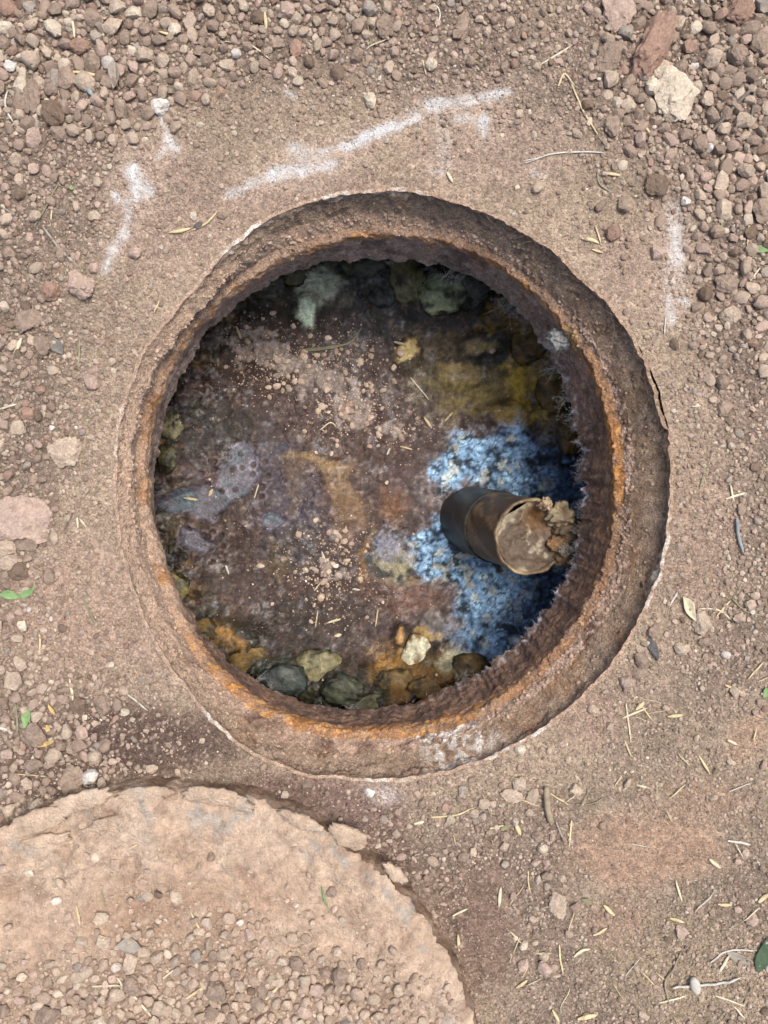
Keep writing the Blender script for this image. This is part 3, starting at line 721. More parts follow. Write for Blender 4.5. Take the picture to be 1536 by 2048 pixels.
# ------------------------------------------------------------------ the pipe in the pit
pb = P(948, 1040, Z_S); ptop = P(1062, 1074, -.175); PR = .0630
axis_v = Vector(ptop - pb); L = axis_v.length
pipe = empty("waste_pipe", tuple(pb)); tag(pipe, "clogged upright waste pipe standing in the blue crust of the pit", "pipe")
rotq = axis_v.to_track_quat('Z', 'Y')
def tube_part(name, prof, nt=72, colf=None, mat=None, wob=.0, parent=None):
    """prof: list of (radius, height along the axis)"""
    a = np.linspace(0, 2 * np.pi, nt, endpoint=False)
    v = []
    for rr, hh in prof:
        w = 1 + wob * fbm(np.cos(a) * 2 + hh * 9, np.sin(a) * 2, 1.5, 3, 3.0)
        v.append(np.stack([rr * np.cos(a) * w, rr * np.sin(a) * w, np.full(nt, hh) + (.004 * fbm(np.cos(a) * 3, np.sin(a) * 3, 1, 3, 2.0) if hh > L - .02 else 0)], -1))
    v = np.array(v)
    cc = colf(v)
    R = np.array(rotq.to_matrix())
    me = np_mesh(name, v.reshape(-1, 3) @ R.T, grid_faces(len(prof), nt)[:, ::-1], cc.reshape(-1, 4))
    return link(name, me, mat or M['pipe'], parent or pipe)
def pcol(base, stain, s0, lipc=None):
    def f(v):
        n = fbm(v[..., 0] + v[..., 2] * .5, v[..., 1] + v[..., 2] * .3, 40, 4, 3.0)
        c = mixc(np.broadcast_to(alb(base, K_P, .82), v.shape).copy(), alb(stain, K_P, .82), sstep(s0, s0 + .35, n))
        return np.concatenate([c, np.full(v.shape[:2] + (1,), .45)], -1)
    return f
hs = np.linspace(-.08, L * .47, 24); tube_part("lower_sleeve", [(PR * 1.0, h) for h in hs] + [(PR * .93, L * .475)], colf=pcol((46, 50, 48), (70, 68, 58), .1), wob=.01)
hs = np.linspace(L * .46, L - .004, 22)
upper = tube_part("upper_pipe", [(PR * .955, h) for h in hs] , colf=pcol((84, 64, 46), (136, 108, 72), .0), wob=.015)
tube_part("pipe_rim", [(PR * .955, L - .006), (PR * .975, L - .002), (PR * .955, L + .003), (PR * .90, L + .003), (PR * .87, L - .003), (PR * .86, L - .05)], colf=pcol((112, 90, 62), (164, 142, 100), .05), wob=.04, parent=upper)
# clogged content inside the pipe: a lumpy plug
rr = np.linspace(0.001, PR * .875, 26); a = np.linspace(0, 2 * np.pi, 72, endpoint=False)
RR, AA = np.meshgrid(rr, a, indexing='ij')
cxv, cyv = RR * np.cos(AA), RR * np.sin(AA)
ch = L - .004 + .009 * fbm(cxv, cyv, 26, 4, 7.0) + .006 * np.abs(fbm(cxv, cyv, 70, 3, 8.0)) - .022 * np.exp(-(((cxv - .030) / .017) ** 2 + ((cyv - .002) / .018) ** 2)) + .014 * np.exp(-(((cxv - .03) / .02) ** 2 + ((cyv - .038) / .016) ** 2))
n1 = fbm(cxv, cyv, 45, 3, 17.0)
cc = mixc(np.broadcast_to(alb((112, 90, 68), K_P * .8), cxv.shape + (3,)).copy(), alb((180, 164, 130), K_P * .8), sstep(.1, .45, n1 + .8 * (cxv / PR) * (cyv > 0)))
cc = mixc(cc, alb((140, 92, 44), K_P * .8), np.exp(-(((cxv - .034) / .02) ** 2 + ((cyv + .005) / .03) ** 2)))
cc = np.concatenate([cc, np.full(cxv.shape + (1,), .7)], -1)
vv = np.stack([cxv, cyv, ch], -1).reshape(-1, 3) @ np.array(rotq.to_matrix()).T
plug = link("clogged_paper", np_mesh("clogged_paper", vv, grid_faces(26, 72), cc.reshape(-1, 4)), M['pipe'], pipe)
# wads of paper spilling over the rim
for k, (dx, dy, dz, s, c) in enumerate([(.045, .036, -.002, .026, (164, 144, 106)), (.062, .012, -.012, .030, (128, 106, 72)), (.052, -.020, -.004, .016, (168, 150, 122)), (.060, -.026, -.016, .028, (118, 94, 58)), (.040, -.010, -.004, .016, (170, 120, 66)), (.020, .052, .004, .014, (190, 160, 120))]):
    v, f = rock_verts(4, 900 + k, planes=3, bump=.45, freq=2.4)
    v = v * np.array([s, s * .85, s * .5])
    nn = fbm(v[:, 0], v[:, 1] + v[:, 2], 70, 3, k * 3.0)
    c4 = np.concatenate([mixc(np.broadcast_to(alb(c, K_P * .8), v.shape).copy(), alb((104, 78, 48), K_P, .9), .85 * sstep(-.15, .3, nn)), np.full((len(v), 1), .8)], 1)
    o = link("paper_wad", np_mesh("paper_wad", v, f, c4), M['pipe'], plug, (ptop[0] - pb[0] + dx, ptop[1] - pb[1] + dy, ptop[2] - pb[2] + dz))

# ------------------------------------------------------------------ fringe of the ragged edge, lint, root fibres
def strands(name, pts, dirs, lens, wid, mat, parent, bend=.3, seg=3, seed=1):
    rs = np.random.default_rng(seed); n = len(pts)
    d = dirs / np.linalg.norm(dirs, axis=1, keepdims=True)
    side = np.cross(d, rs.normal(size=(n, 3))); side /= np.linalg.norm(side, axis=1, keepdims=True)
    side2 = np.cross(d, side)
    bd = rs.normal(size=(n, 3)) * bend
    rows = []
    for k in range(seg + 1):
        t = k / seg
        c = pts + d * (lens * t)[:, None] + bd * (lens * t * t)[:, None]
        w = (wid * (1 - .85 * t))[:, None]
        rows.append(np.stack([c + side * w, c - side * w * .5 + side2 * w * .87, c - side * w * .5 - side2 * w * .87], 1))
    v = np.stack(rows, 1)                      # n, seg+1, 3, 3
    base = (np.arange(n) * (seg + 1) * 3)[:, None, None]
    fs = []
    for k in range(seg):
        for j in range(3):
            a, b = k * 3 + j, k * 3 + (j + 1) % 3
            fs.append([a, b, b + 3, a + 3])
    f = (base + np.array(fs)[None]).reshape(-1, 4)
    me = np_mesh(name, v.reshape(-1, 3) - root_loc, f, None, True)
    return tag(link(name, me, mat, parent), kind="stuff")
# fringe along the edge
n = 4200
i = rng.integers(0, NT, n); tt = th[i]
keepp = rng.random(n) < (.03 + .85 * ang(tt, 350, 38, 22) + .12 * ang(tt, 300, 50, 20)) * (.35 + sstep(-.2, .3, edge_noise(tt, 20, 3.3))); i = i[keepp]; tt = tt[keepp]; n = len(i)
pts = edge_pts[i] + rng.normal(size=(n, 3)) * .0016
inw = np.stack([-np.cos(tt), -np.sin(tt), np.full(n, -.1)], 1) + rng.normal(size=(n, 3)) * .55
lens = (.0012 + .006 * rng.random(n) ** 4) * (.6 + .6 * ang(tt, 345, 60, 30))
strands("mineral_fringe", pts, inw, lens, np.full(n, .0006), M['fringe'], collar_part['throat'], .4, 2, 2)
# hanging lint strands with tufts
LINT = [(783, 522, 12), (896, 556, 20), (915, 560, 12), (1000, 603, 22), (1012, 618, 18), (1030, 630, 12), (1098, 705, 16), (1104, 738, 16), (1126, 800, 24), (1140, 838, 18), (1152, 858, 16), (1160, 925, 16), (1162, 960, 14), (1160, 1020, 16), (1130, 1100, 16), (930, 1355, 18), (545, 1368, 10), (700, 1412, 10), (520, 1355, 8)]
for k, (lx, ly, s) in enumerate(LINT):
    c = P(lx, ly, Z_E - .004); m = 60
    pts = c + rng.normal(size=(m, 3)) * np.array([1, .8, .6]) * s * MPP * .55
    # a few strands run back to the edge
    dv = rng.normal(size=(m, 3))
    ln = (.25 + .6 * rng.random(m)) * s * MPP * .42
    e = edge_pts[np.argmin(np.hypot(edge_pts[:, 0] - c[0], edge_pts[:, 1] - c[1]))]
    pts[:6] = e + rng.normal(size=(6, 3)) * .002; dv[:6] = (c - e) + rng.normal(size=(6, 3)) * .002; ln[:6] = np.linalg.norm(c - e) + .006
    o = strands("lint_tuft", pts, dv, ln, np.full(m, .0005), M['lint'], col_root, .9, 4, 30 + k)
# the big grey clump on the throat at upper right
v, f = rock_verts(4, 77, planes=4, bump=.42, freq=2.6)
c = P(1122, 678, -.085); v = v * np.array([.021, .019, .012])
o = link("lint_clump", np_mesh("lint_clump", v, f), M['lint'], col_root, tuple(c - root_loc)); o["label"] = "grey fluffy clump stuck to the throat at upper right"
m = 700; d = rng.normal(size=(m, 3)); d /= np.linalg.norm(d, axis=1, keepdims=True)
strands("clump_fuzz", c + d * np.array([.018, .016, .010]), d, .0012 + .003 * rng.random(m), np.full(m, .0005), M['lint'], col_root, 1.2, 3, 88)
# dry root hairs on the wall
n = 1500; vW = collar_surf["rim_wall"][0]
dth = np.radians(np.concatenate([rng.normal(92, 22, 700), rng.normal(50, 18, 300), rng.normal(5, 14, 300), rng.uniform(280, 350, 200)]))
i = (np.round(dth / (2 * np.pi) * NT).astype(int)) % NT; rrow = rng.integers(2, vW.shape[0], n)
pts = vW[rrow, i] + np.array([0, 0, .001])
tang = np.stack([-np.sin(th[i]), np.cos(th[i]), np.zeros(n)], 1) * rng.choice([-1, 1], n)[:, None]
dv = tang + rng.normal(size=(n, 3)) * .45 + np.array([0, 0, .25])
strands("root_hairs", pts, dv, .008 + .03 * rng.random(n) ** 2, np.full(n, .00028), M['fibre'], collar_part['rim_wall'], .5, 4, 5)

# ------------------------------------------------------------------ the lid (concrete cover lying at the lower left)
LC = P(325, 2225, .036); LR = .4145; LZ = .036
lid = empty("manhole_cover", (LC[0], LC[1], 0.0)); tag(lid, "round mud-caked concrete manhole cover lying at lower left", "manhole cover")
NL = 800
lt = np.linspace(0, 2 * np.pi, NL, endpoint=False)
LEDGE = lambda t: LR * (1 + .010 * edge_noise(t, 6, 3.0) + .011 * edge_noise(t, 20, 6.0) + .009 * edge_noise(t, 60, 9.0))
def lid_h(x, y):
    d = np.hypot(x - LC[0], y - LC[1]) / LR
    z = LZ + .006 * fbm(x, y, 6, 3, 44.0) + .003 * fbm(x, y, 22, 3, 48.0) + .0012 * fbm(x, y, 80, 3, 49.0)
    # flaking mud crust: terraces that break off near the edge
    cr = fbm(x * .8 + y * .6, (y * .8 - x * .6) * 2.2, 9, 4, 53.0)
    z = z + .004 * sstep(.05, .12, cr) * sstep(.5, .85, d) + .003 * sstep(.25, .3, cr)
    return z - .012 * sstep(.94, 1.0, d) * (.5 + .5 * np.clip(fbm(x, y, 16, 2, 4.0) + .3, 0, 1))
def lid_cols(x, y):
    px, py = to_px(x, y, LZ)
    n = fbm(x, y, 9, 4, 60.0); n2 = fbm(x, y, 34, 3, 63.0); n3 = fbm(x, y, 110, 2, 66.0)
    col = np.broadcast_to(alb((192, 162, 134), .84, .75), x.shape + (3,)).copy()
    col = mixc(col, alb((202, 175, 149), .84, .75), .7 * sstep(-.1, .4, n))
    mid = eb(px, py, 330, 1830, 330, 110, -8, .2, 1.2)
    col = mixc(col, alb((170, 138, 112), .82, .85), .8 * mid * sstep(-.4, .2, n2 + .3))
    col = mixc(col, alb((156, 128, 104)), .8 * sstep(.2, .8, ldensity(px, py)))
    d = np.hypot(x - LC[0], y - LC[1]) / LR
    col = mixc(col, alb((158, 152, 142)), .75 * sstep(.78, .97, d) * sstep(.25, .45, fbm(x * .9 + y * .44, (y * .9 - x * .44) * .5, 26, 3, 69.0)))
    col = mixc(col, alb((146, 116, 94), .82, .85), .55 * sstep(.1, .45, fbm(x, y, 20, 5, 64.0, .7)))
    st_ = fbm(x * .8 + y * .6, (y * .8 - x * .6) * 3.0, 30, 4, 71.0, .65)
    col = col * (1 + .16 * n3 + .14 * n2 + .22 * st_)[..., None]
    return np.concatenate([col, np.full(x.shape + (1,), .95)], -1)
nr = 130
rad = (np.linspace(0, 1, nr) ** .72)[:, None] * LEDGE(lt)[None]
lx, ly = LC[0] + rad * np.cos(lt), LC[1] + rad * np.sin(lt)
lz = lid_h(lx, ly); lcol = lid_cols(lx, ly)
link("mud_top", np_mesh("mud_top", np.stack([lx - LC[0], ly - LC[1], lz], -1).reshape(-1, 3), grid_faces(nr, NL), lcol.reshape(-1, 4)), M['lid'], lid)
side = []
for t in np.linspace(0, 1, 14):
    rr = LEDGE(lt) + (.003 * math.sin(t * math.pi)) + .002 * edge_noise(lt, 30, 3.0 + t * 4)
    sxv, syv = LC[0] + rr * np.cos(lt), LC[1] + rr * np.sin(lt)
    szv = lz[-1] * (1 - t) + (-.012) * t
    if t == 0: sxv, syv = lx[-1], ly[-1]
    side.append(np.stack([sxv - LC[0], syv - LC[1], szv], -1))
side = np.array(side)
nS = fbm(side[..., 0] + side[..., 2], side[..., 1] - side[..., 2], 24, 4, 3.0)
sc2 = mixc(np.broadcast_to(alb((136, 104, 80)), side.shape).copy(), alb((168, 140, 114)), sstep(-.1, .4, nS)); sc2 = mixc(sc2, alb((104, 78, 60)), .7 * sstep(.15, .5, -nS))
link("side_wall", np_mesh("side_wall", side.reshape(-1, 3), grid_faces(14, NL), np.concatenate([sc2, np.full(sc2.shape[:2] + (1,), .95)], -1).reshape(-1, 4)), M['lid'], lid)
# crust flakes overhanging the edge
def flake(cx, cy, w, h, rot, seed):
    n = 40; rs = np.random.default_rng(seed); a = np.linspace(0, 2 * np.pi, n, endpoint=False)
    rr = 1 + .22 * edge_noise(a, 1.6, seed * 1.3) * 1.5 + .18 * edge_noise(a, 6, seed * .7)
    c, s = math.cos(math.radians(rot)), math.sin(math.radians(rot))
    k = (H - LZ) / F
    ctr = P(cx, cy, LZ)
    rows = []
    for q, dz in ((.0, .0065), (.35, .0065), (.7, .005), (.92, .004), (1.0, .002), (.96, -.002), (.8, -.004)):
        ex, ey = rr * q * np.cos(a) * w * k * .5, rr * q * np.sin(a) * h * k * .5
        X_, Y_ = ex * c - ey * s, ex * s + ey * c
        zz = LZ + .001 + dz + .0035 * fbm(X_ + ctr[0], Y_ + ctr[1], 45, 3, seed) + (ey * .10)
        rows.append(np.stack([X_ + ctr[0], Y_ + ctr[1], zz], -1))
    v = np.array(rows); cc = lid_cols(v[..., 0], v[..., 1]); cc[..., :3] = mixc(cc[..., :3], alb((204, 176, 146)), np.full(cc.shape[:2], .35))
    link("crust_flake", np_mesh("crust_flake", v.reshape(-1, 3) - np.array([LC[0], LC[1], 0]), grid_faces(len(rows), n), cc.reshape(-1, 4)), M['lid'], lid)
for k, a in enumerate([(80, 1640, 150, 44, 18), (165, 1600, 120, 40, 14), (290, 1588, 110, 34, 4), (425, 1592, 130, 40, -6), (20, 1668, 90, 40, 20), (697, 1672, 82, 46, -22), (600, 1640, 90, 30, -22), (480, 1608, 60, 26, -20), (240, 1640, 150, 26, 14), (90, 1680, 110, 26, 10), (790, 1745, 60, 26, -42)]): flake(*a, k + 1)

# ------------------------------------------------------------------ loose stones: the large ones singly
def surf_zv(pts, where):
    pts = np.asarray(pts, float); z0 = {'lid': LZ, 'pit': Z_S, 'ledge': -.048}.get(where, 0.0)
    s = (H - z0) / F; x = (pts[:, 0] - 768) * s; y = (1024 - pts[:, 1]) * s
    fn = {'lid': lid_h, 'pit': scum_h, 'ledge': lambda a, b: np.full(a.shape, -.048)}.get(where, ground_h)
    return np.stack([x, y, fn(x, y)], -1)
def surf_z(px, py, where):
    if where == 'lid':
        p = P(px, py, LZ); return p[0], p[1], float(lid_h(np.array([p[0]]), np.array([p[1]]))[0])
    if where == 'pit':
        p = P(px, py, Z_S); return p[0], p[1], float(scum_h(np.array([p[0]]), np.array([p[1]]))[0])
    if where == 'ledge':
        z = -.048; p = P(px, py, z); return p[0], p[1], z
    p = P(px, py, 0); return p[0], p[1], float(ground_h(np.array([p[0]]), np.array([p[1]]))[0])
def scale_at(where): return (H - {'lid': LZ, 'pit': Z_S, 'ledge': -.048}.get(where, 0.0)) / F

ROCKS = [  # px, py, width, height, turn, colour, label, where, relief
    (1237, 20, 62, 84, 8, 'pinkish', "dusty pinkish rock at the top edge, left of the long brown rock", 'g', .35),
    (1304, 98, 58, 142, -30, 'reddish', "long angular brown rock leaning on the broad cream rock at upper right", 'g', .75),
    (1347, 188, 84, 108, 22, 'pale', "broad flat cream rock below the long brown rock", 'g', .32),
    (1216, 118, 46, 66, -30, 'brown', "dusty brown clod just left of the long brown rock", 'g', .35),
    (1478, 24, 54, 62, 0, 'reddish', "reddish brown rock in the top right corner", 'g', .45),
    (45, 1040, 122, 92, 4, 'pinkish', "broad flat pinkish rock at the left edge of the photo", 'g', .32),
    (56, 1086, 44, 36, 10, 'brown', "brown stone touching the underside of the broad pinkish rock", 'g', .5),
    (12, 1094, 40, 32, 0, 'tan', "tan stone at the left edge directly under the broad pinkish rock", 'g', .5),
    (18, 1126, 52, 42, 15, 'tan', "flat tan clod at the left edge, lowest under the pinkish rock", 'g', .4),
    (39, 1142, 38, 36, -10, 'dark brown', "dark brown block above the crumpled green leaf", 'g', .6),
    (132, 905, 64, 56, 10, 'tan', "knobbly tan clod between the left edge and the collar", 'g', .45),
    (110, 1076, 18, 28, 0, 'tan', "small upright tan pebble right of the broad pinkish rock", 'g', .6),
    (164, 574, 58, 50, -8, 'pinkish', "speckled pinkish rock at the lower end of the left chalk streak", 'g', .6),
    (104, 584, 38, 38, 20, 'reddish', "salmon knobbly stone left of the speckled pinkish rock", 'g', .6),
    (190, 539, 18, 19, 0, 'pinkish', "lone pink pebble just above the speckled pinkish rock", 'g', .7),
    (87, 695, 38, 42, 0, 'brown', "round brown clod beside the slate grey leaf", 'g', .6),
    (58, 640, 58, 42, 35, 'brown', "low brown clod above the round clod at left", 'g', .35),
    (56, 827, 30, 26, 0, 'reddish', "orange brown pebble near the left edge, above the knobbly clod", 'g', .6),
    (32, 855, 30, 34, -20, 'tan', "tan stone near the left edge below the orange brown pebble", 'g', .5),
    (323, 219, 37, 31, 0, 'white', "white pebble at the top of the short chalk scrape", 'g', .75),
    (67, 196, 34, 66, 8, 'brown', "tall oblong brown clod in the upper left cluster", 'g', .6),
    (42, 208, 27, 38, 0, 'brown', "brown clod pressed to the left of the tall oblong clod", 'g', .6),
    (110, 232, 42, 46, 25, 'dark brown', "dark squarish clod right of the tall oblong clod", 'g', .6),
    (118, 268, 30, 30, 0, 'brown', "brown clod below the dark squarish clod at upper left", 'g', .6),
    (138, 160, 36, 46, 12, 'brown', "brown wedge above the dark squarish clod at upper left", 'g', .6),
    (112, 158, 22, 36, 0, 'grey', "greyish oblong pebble left of the brown wedge", 'g', .6),
    (104, 182, 26, 24, 0, 'brown', "small brown clod between oblong clod and brown wedge", 'g', .6),
    (78, 168, 24, 28, 0, 'tan', "tan clod capping the tall oblong clod", 'g', .6),
    (67, 128, 33, 33, 10, 'tan', "angular tan stone above the tall oblong clod", 'g', .65),
    (22, 134, 24, 22, 0, 'white', "whitish pebble near the left edge by the angular tan stone", 'g', .65),
    (161, 96, 40, 30, -8, 'reddish', "reddish stone below the pale twig fork at upper left", 'g', .5),
    (16, 16, 36, 34, 0, 'reddish', "reddish brown stone in the top left corner", 'g', .5),
    (58, 16, 24, 26, 0, 'grey', "grey brown pebble right of the top left corner stone", 'g', .6),
    (352, 64, 24, 26, 0, 'pale', "pale rounded pebble in gravel above the left scrapes", 'g', .7),
    (188, 432, 24, 21, 0, 'tan', "lone tan pebble left of the long chalk streak", 'g', .65),
    (388, 434, 14, 16, 0, 'pale', "lone pale pebble by the forked straw above the collar", 'g', .7),
    (396, 452, 20, 12, 30, 'charcoal', "little dark slate pebble by the forked straw above the collar", 'g', .6),
    (591, 98, 24, 34, -8, 'reddish', "rust red pebble near the top, right of its duller neighbour", 'g', .7),
    (552, 88, 28, 24, 0, 'brown', "dull red brown pebble left of the rust red pebble", 'g', .6),
    (577, 22, 32, 32, 0, 'pinkish', "pinkish round pebble at the top edge above the rust red pebble", 'g', .6),
    (770, 57, 34, 46, 0, 'brown', "brown clod near the middle of the top edge", 'g', .5),
    (862, 136, 26, 24, 20, 'pale', "cream pebble in the gravel above the chalk streaks", 'g', .7),
    (924, 50, 24, 56, -12, 'brown', "narrow upright brown clod near the top edge", 'g', .5),
    (1470, 117, 38, 38, 0, 'brown', "brown block above the dark crossed twigs", 'g', .6),
    (1515, 95, 40, 44, 10, 'brown', "brown stone at the right edge beside the brown block", 'g', .55),
    (1222, 258, 34, 42, 20, 'brown', "brown angular pebble right of the long bent straw", 'g', .6),
    (1255, 214, 30, 28, 0, 'tan', "tan clod left of the broad cream rock", 'g', .6),
    (1312, 372, 46, 40, 0, 'dark brown', "crumbly dark clod above the right chalk streak", 'g', .5),
    (1418, 295, 17, 18, 0, 'white', "bright white pebble at upper right, below the crossed twigs", 'g', .8),
    (1400, 290, 30, 34, 0, 'brown', "brown pebble touching the bright white pebble", 'g', .6),
    (1374, 400, 18, 17, 0, 'white', "chalky pebble at the top of the right chalk streak", 'g', .7),
    (1452, 568, 42, 36, 5, 'brown', "flat brown stone right of the lower chalk smears", 'g', .45),
    (1502, 578, 28, 22, -25, 'tan', "tan pebble at the right edge beside the flat brown stone", 'g', .6),
    (1460, 632, 42, 38, 0, 'tan', "pitted tan clod below the flat brown stone at right", 'g', .5),
    (1522, 425, 40, 46, 0, 'brown', "brown clod at the right edge above the green leaf", 'g', .55),
    (73, 1470, 42, 48, -28, 'brown', "smooth brown clod beside the yellow leaf at lower left", 'g', .6),
    (148, 1556, 44, 56, -25, 'brown', "large brown clod just above the cover's left part", 'g', .5),
    (70, 1528, 36, 24, 25, 'brown', "oblong brown clod below the yellow leaf at lower left", 'g', .5),
    (162, 1407, 30, 30, 0, 'dark brown', "dark clod at the tip of the white barbed straw", 'g', .6),
    (207, 1410, 32, 40, 10, 'brown', "double brown clod right of the dark clod at lower left", 'g', .6),
    (160, 1490, 36, 28, -15, 'brown', "wedge brown clod above the large clod by the cover", 'g', .6),
    (212, 1490, 24, 28, 0, 'brown', "rounded brown clod right of the wedge clod", 'g', .6),
    (190, 1513, 26, 28, 0, 'tan', "angular clod directly under the rounded brown clod", 'g', .65),
    (306, 1536, 22, 18, 0, 'tan', "tan pebble on dark soil above the cover", 'g', .65),
    (250, 1424, 18, 14, 0, 'pale', "pale pebble on dark soil left of the collar", 'g', .65),
    (1402, 1245, 34, 50, 15, 'tan', "tan angular clod below the curled dry leaf", 'g', .55),
    (1364, 1298, 30, 26, 0, 'tan', "tan block left of and below the tan angular clod", 'g', .6),
    (1410, 1284, 24, 18, 0, 'brown', "brown pebble under the tan angular clod", 'g', .6),
    (1306, 1298, 20, 46, 12, 'charcoal', "dark slate flake at the lower right of the collar", 'g', .45),
    (1283, 1320, 30, 32, 0, 'brown', "mossy brown clod left of the dark slate flake's foot", 'g', .6),
    (1277, 1344, 32, 24, 10, 'brown', "brown clod under the mossy brown clod", 'g', .6),
    (1253, 1362, 30, 28, 0, 'pinkish', "pinkish block lowest in the row beside the collar", 'g', .65),
    (1306, 1262, 24, 26, 0, 'brown', "brown pebble above the dark slate flake", 'g', .6),
    (1476, 1237, 25, 21, 0, 'pinkish', "pink pebble among straws at the right", 'g', .65),
    (1022, 1588, 44, 24, -6, 'tan', "flat tan stone left of the upright wooden stick", 'g', .5),
    (1037, 1564, 26, 26, 0, 'tan', "rounded tan stone above the flat tan stone", 'g', .55),
    (1064, 1590, 22, 34, -25, 'tan', "narrow tan chip against the wooden stick", 'g', .5),
    (967, 1604, 22, 20, 0, 'tan', "tan pebble left of the flat tan stone", 'g', .6),
    (1150, 1575, 26, 22, 0, 'tan', "lone tan pebble right of the wooden stick", 'g', .6),
    (1084, 1694, 20, 17, 0, 'pale', "pale cream pebble below the wooden stick", 'g', .7),
    (1074, 1670, 22, 22, 0, 'brown', "brown clod just above the pale cream pebble", 'g', .6),
    (1008, 1668, 20, 20, 0, 'brown', "brown clod left of the pale cream pebble", 'g', .6),
    (1114, 1808, 34, 50, 0, 'tan', "tall tan clod left of the smooth dust patch", 'g', .6),
    (1150, 1812, 22, 20, 0, 'brown', "brown clod right of the tall tan clod", 'g', .6),
    (1362, 1862, 24, 28, 0, 'pinkish', "pinkish clod right of the smooth dust patch's foot", 'g', .55),
    (1502, 1838, 24, 26, 0, 'pinkish', "pinkish pebble near the right edge at lower right", 'g', .6),
    (1088, 1932, 26, 30, 20, 'pinkish', "pinkish angular pebble near the cover's right side", 'g', .6),
    (740, 1585, 20, 18, 0, 'white', "chalky white crumb just below the collar", 'g', .5),
    (924, 1583, 18, 24, -20, 'grey', "grey chip under the whitish crust of the collar", 'g', .5),
    (1040, 1500, 22, 22, 0, 'pale', "yellowish pale stone stuck in the soil by the collar's bottom", 'g', .6),
    (432, 1978, 40, 42, 0, 'brown', "largest brown clod on the cover near the bottom edge", 'lid', .65),
    (262, 1924, 26, 36, 0, 'tan', "tan upright pebble on the cover, left of the big clod", 'lid', .65),
    (450, 1905, 28, 26, 0, 'tan', "tan pebble on the cover above the biggest clod", 'lid', .65),
    (94, 2032, 50, 42, 0, 'brown', "dark-sided brown clod on the cover at the bottom left", 'lid', .6),
    (674, 1901, 22, 20, 0, 'tan', "lone tan pebble on the right part of the cover", 'lid', .65),
    (208, 1880, 30, 28, 0, 'tan', "tan clod on the cover beside the grey leaf", 'lid', .6),
    (296, 1790, 28, 24, 0, 'tan', "tan stone alone in the middle of the cover", 'lid', .6),
    (280, 1797, 16, 14, 0, 'grey', "little grey stone touching the tan stone mid cover", 'lid', .6),
    (60, 1742, 22, 16, 20, 'pale', "pale oblong pebble at the left part of the cover", 'lid', .6),
    (318, 2010, 30, 28, 0, 'tan', "round tan pebble on the cover left of the big clod's foot", 'lid', .65),
    (268, 1965, 34, 40, 0, 'brown', "brown clod crossed by the long green stem", 'lid', .6),
    (176, 1940, 24, 26, 0, 'tan', "pale tan wedge on the cover above the straw cross", 'lid', .6),
    (608, 1958, 24, 26, -20, 'tan', "oblong tan pebble on the cover right of the big clod", 'lid', .65),
    (557, 1962, 24, 22, 0, 'tan', "round tan pebble on the cover, second right of the big clod", 'lid', .65),
    (680, 1950, 34, 36, 10, 'brown', "brown clod near the cover's right rim", 'lid', .6),
    (424, 2020, 30, 26, 0, 'brown', "brown clod under the biggest clod at the bottom edge", 'lid', .6),
]
ROCKV = {(s, i): None for s in (2, 3) for i in range(14)}
def variant(sub, i):
    if ROCKV[(sub, i)] is None:
        ROCKV[(sub, i)] = rock_verts(sub, 200 + i, planes=11 + i % 5, bump=.08 + .02 * (i % 4), cut=(.55, .9))
    return ROCKV[(sub, i)]
occupied = []       # (px, py, radius px, where) of placed stones
for k, (cx, cy, w, h, rot, c, lab, where, rel) in enumerate(ROCKS):
    sub = 4 if max(w, h) > 36 else 3
    v, f = rock_verts(sub, 400 + k, planes=12 if max(w, h) > 40 else 9, bump=.20 if max(w, h) > 50 else .14, freq=2.3, cut=(.58, .9))
    s = scale_at(where)
    hz = rel * min(w, h) * s * .62
    me = np_mesh("stone", v * np.array([w * s * .54, h * s * .54, hz]), f, None, True, 24)
    x, y, z = surf_z(cx, cy, where)
    nm = "rock" if max(w, h) >= 50 else ("pebble" if max(w, h) < 30 else "stone")
    if 'clod' in lab: nm = "soil_clod"
    o = link(nm, me, M[c], None, (x, y, z + hz * .45)); o.rotation_euler = (0, 0, math.radians(rot))
    tag(o, lab, {"rock": "rock", "pebble": "pebble", "stone": "stone", "soil_clod": "clod"}[nm], "stones lying round the hole" if where == 'g' else "stones lying on the cover")
    occupied.append((cx, cy, .42 * (w + h) / 2 if max(w, h) < 90 else .40 * min(w, h), where))

LANDMARKS = [
    (45, 1040, "the broad pinkish rock at left"), (132, 905, "the knobbly tan clod at left"), (164, 574, "the speckled pinkish rock"),
    (67, 196, "the tall oblong clod at upper left"), (323, 219, "the white pebble with chalk scrape"), (161, 96, "the reddish stone at upper left"),
    (591, 98, "the rust red pebble at top"), (770, 57, "the brown clod at top middle"), (924, 50, "the narrow upright clod at top"),
    (862, 136, "the cream pebble near the top"), (1304, 98, "the long brown rock"), (1345, 186, "the broad cream rock"), (1470, 117, "the brown block at upper right"),
    (1470, 215, "the dark crossed twigs"), (1160, 220, "the long bent straw"), (1354, 480, "the right chalk streak"), (1452, 568, "the flat brown stone at right"),
    (1460, 632, "the pitted tan clod at right"), (1476, 1070, "the bluish stick at right"), (1402, 1245, "the curled dry leaf at right"), (1306, 1298, "the dark slate flake"),
    (1095, 1610, "the upright wooden stick"), (1280, 1700, "the smooth dust patch at lower right"), (1114, 1808, "the tall tan clod at lower right"), (1387, 1966, "the whitish pod at lower right"),
    (73, 1470, "the yellow leaf at lower left"), (148, 1556, "the large clod above the cover"), (87, 695, "the slate grey leaf"), (250, 440, "the long chalk streak at left"),
    (40, 1188, "the crumpled green leaf"), (235, 160, "the rolled grey leaf"), (360, 64, "the pale rounded pebble at top"), (1237, 20, "the dusty pinkish top rock")]
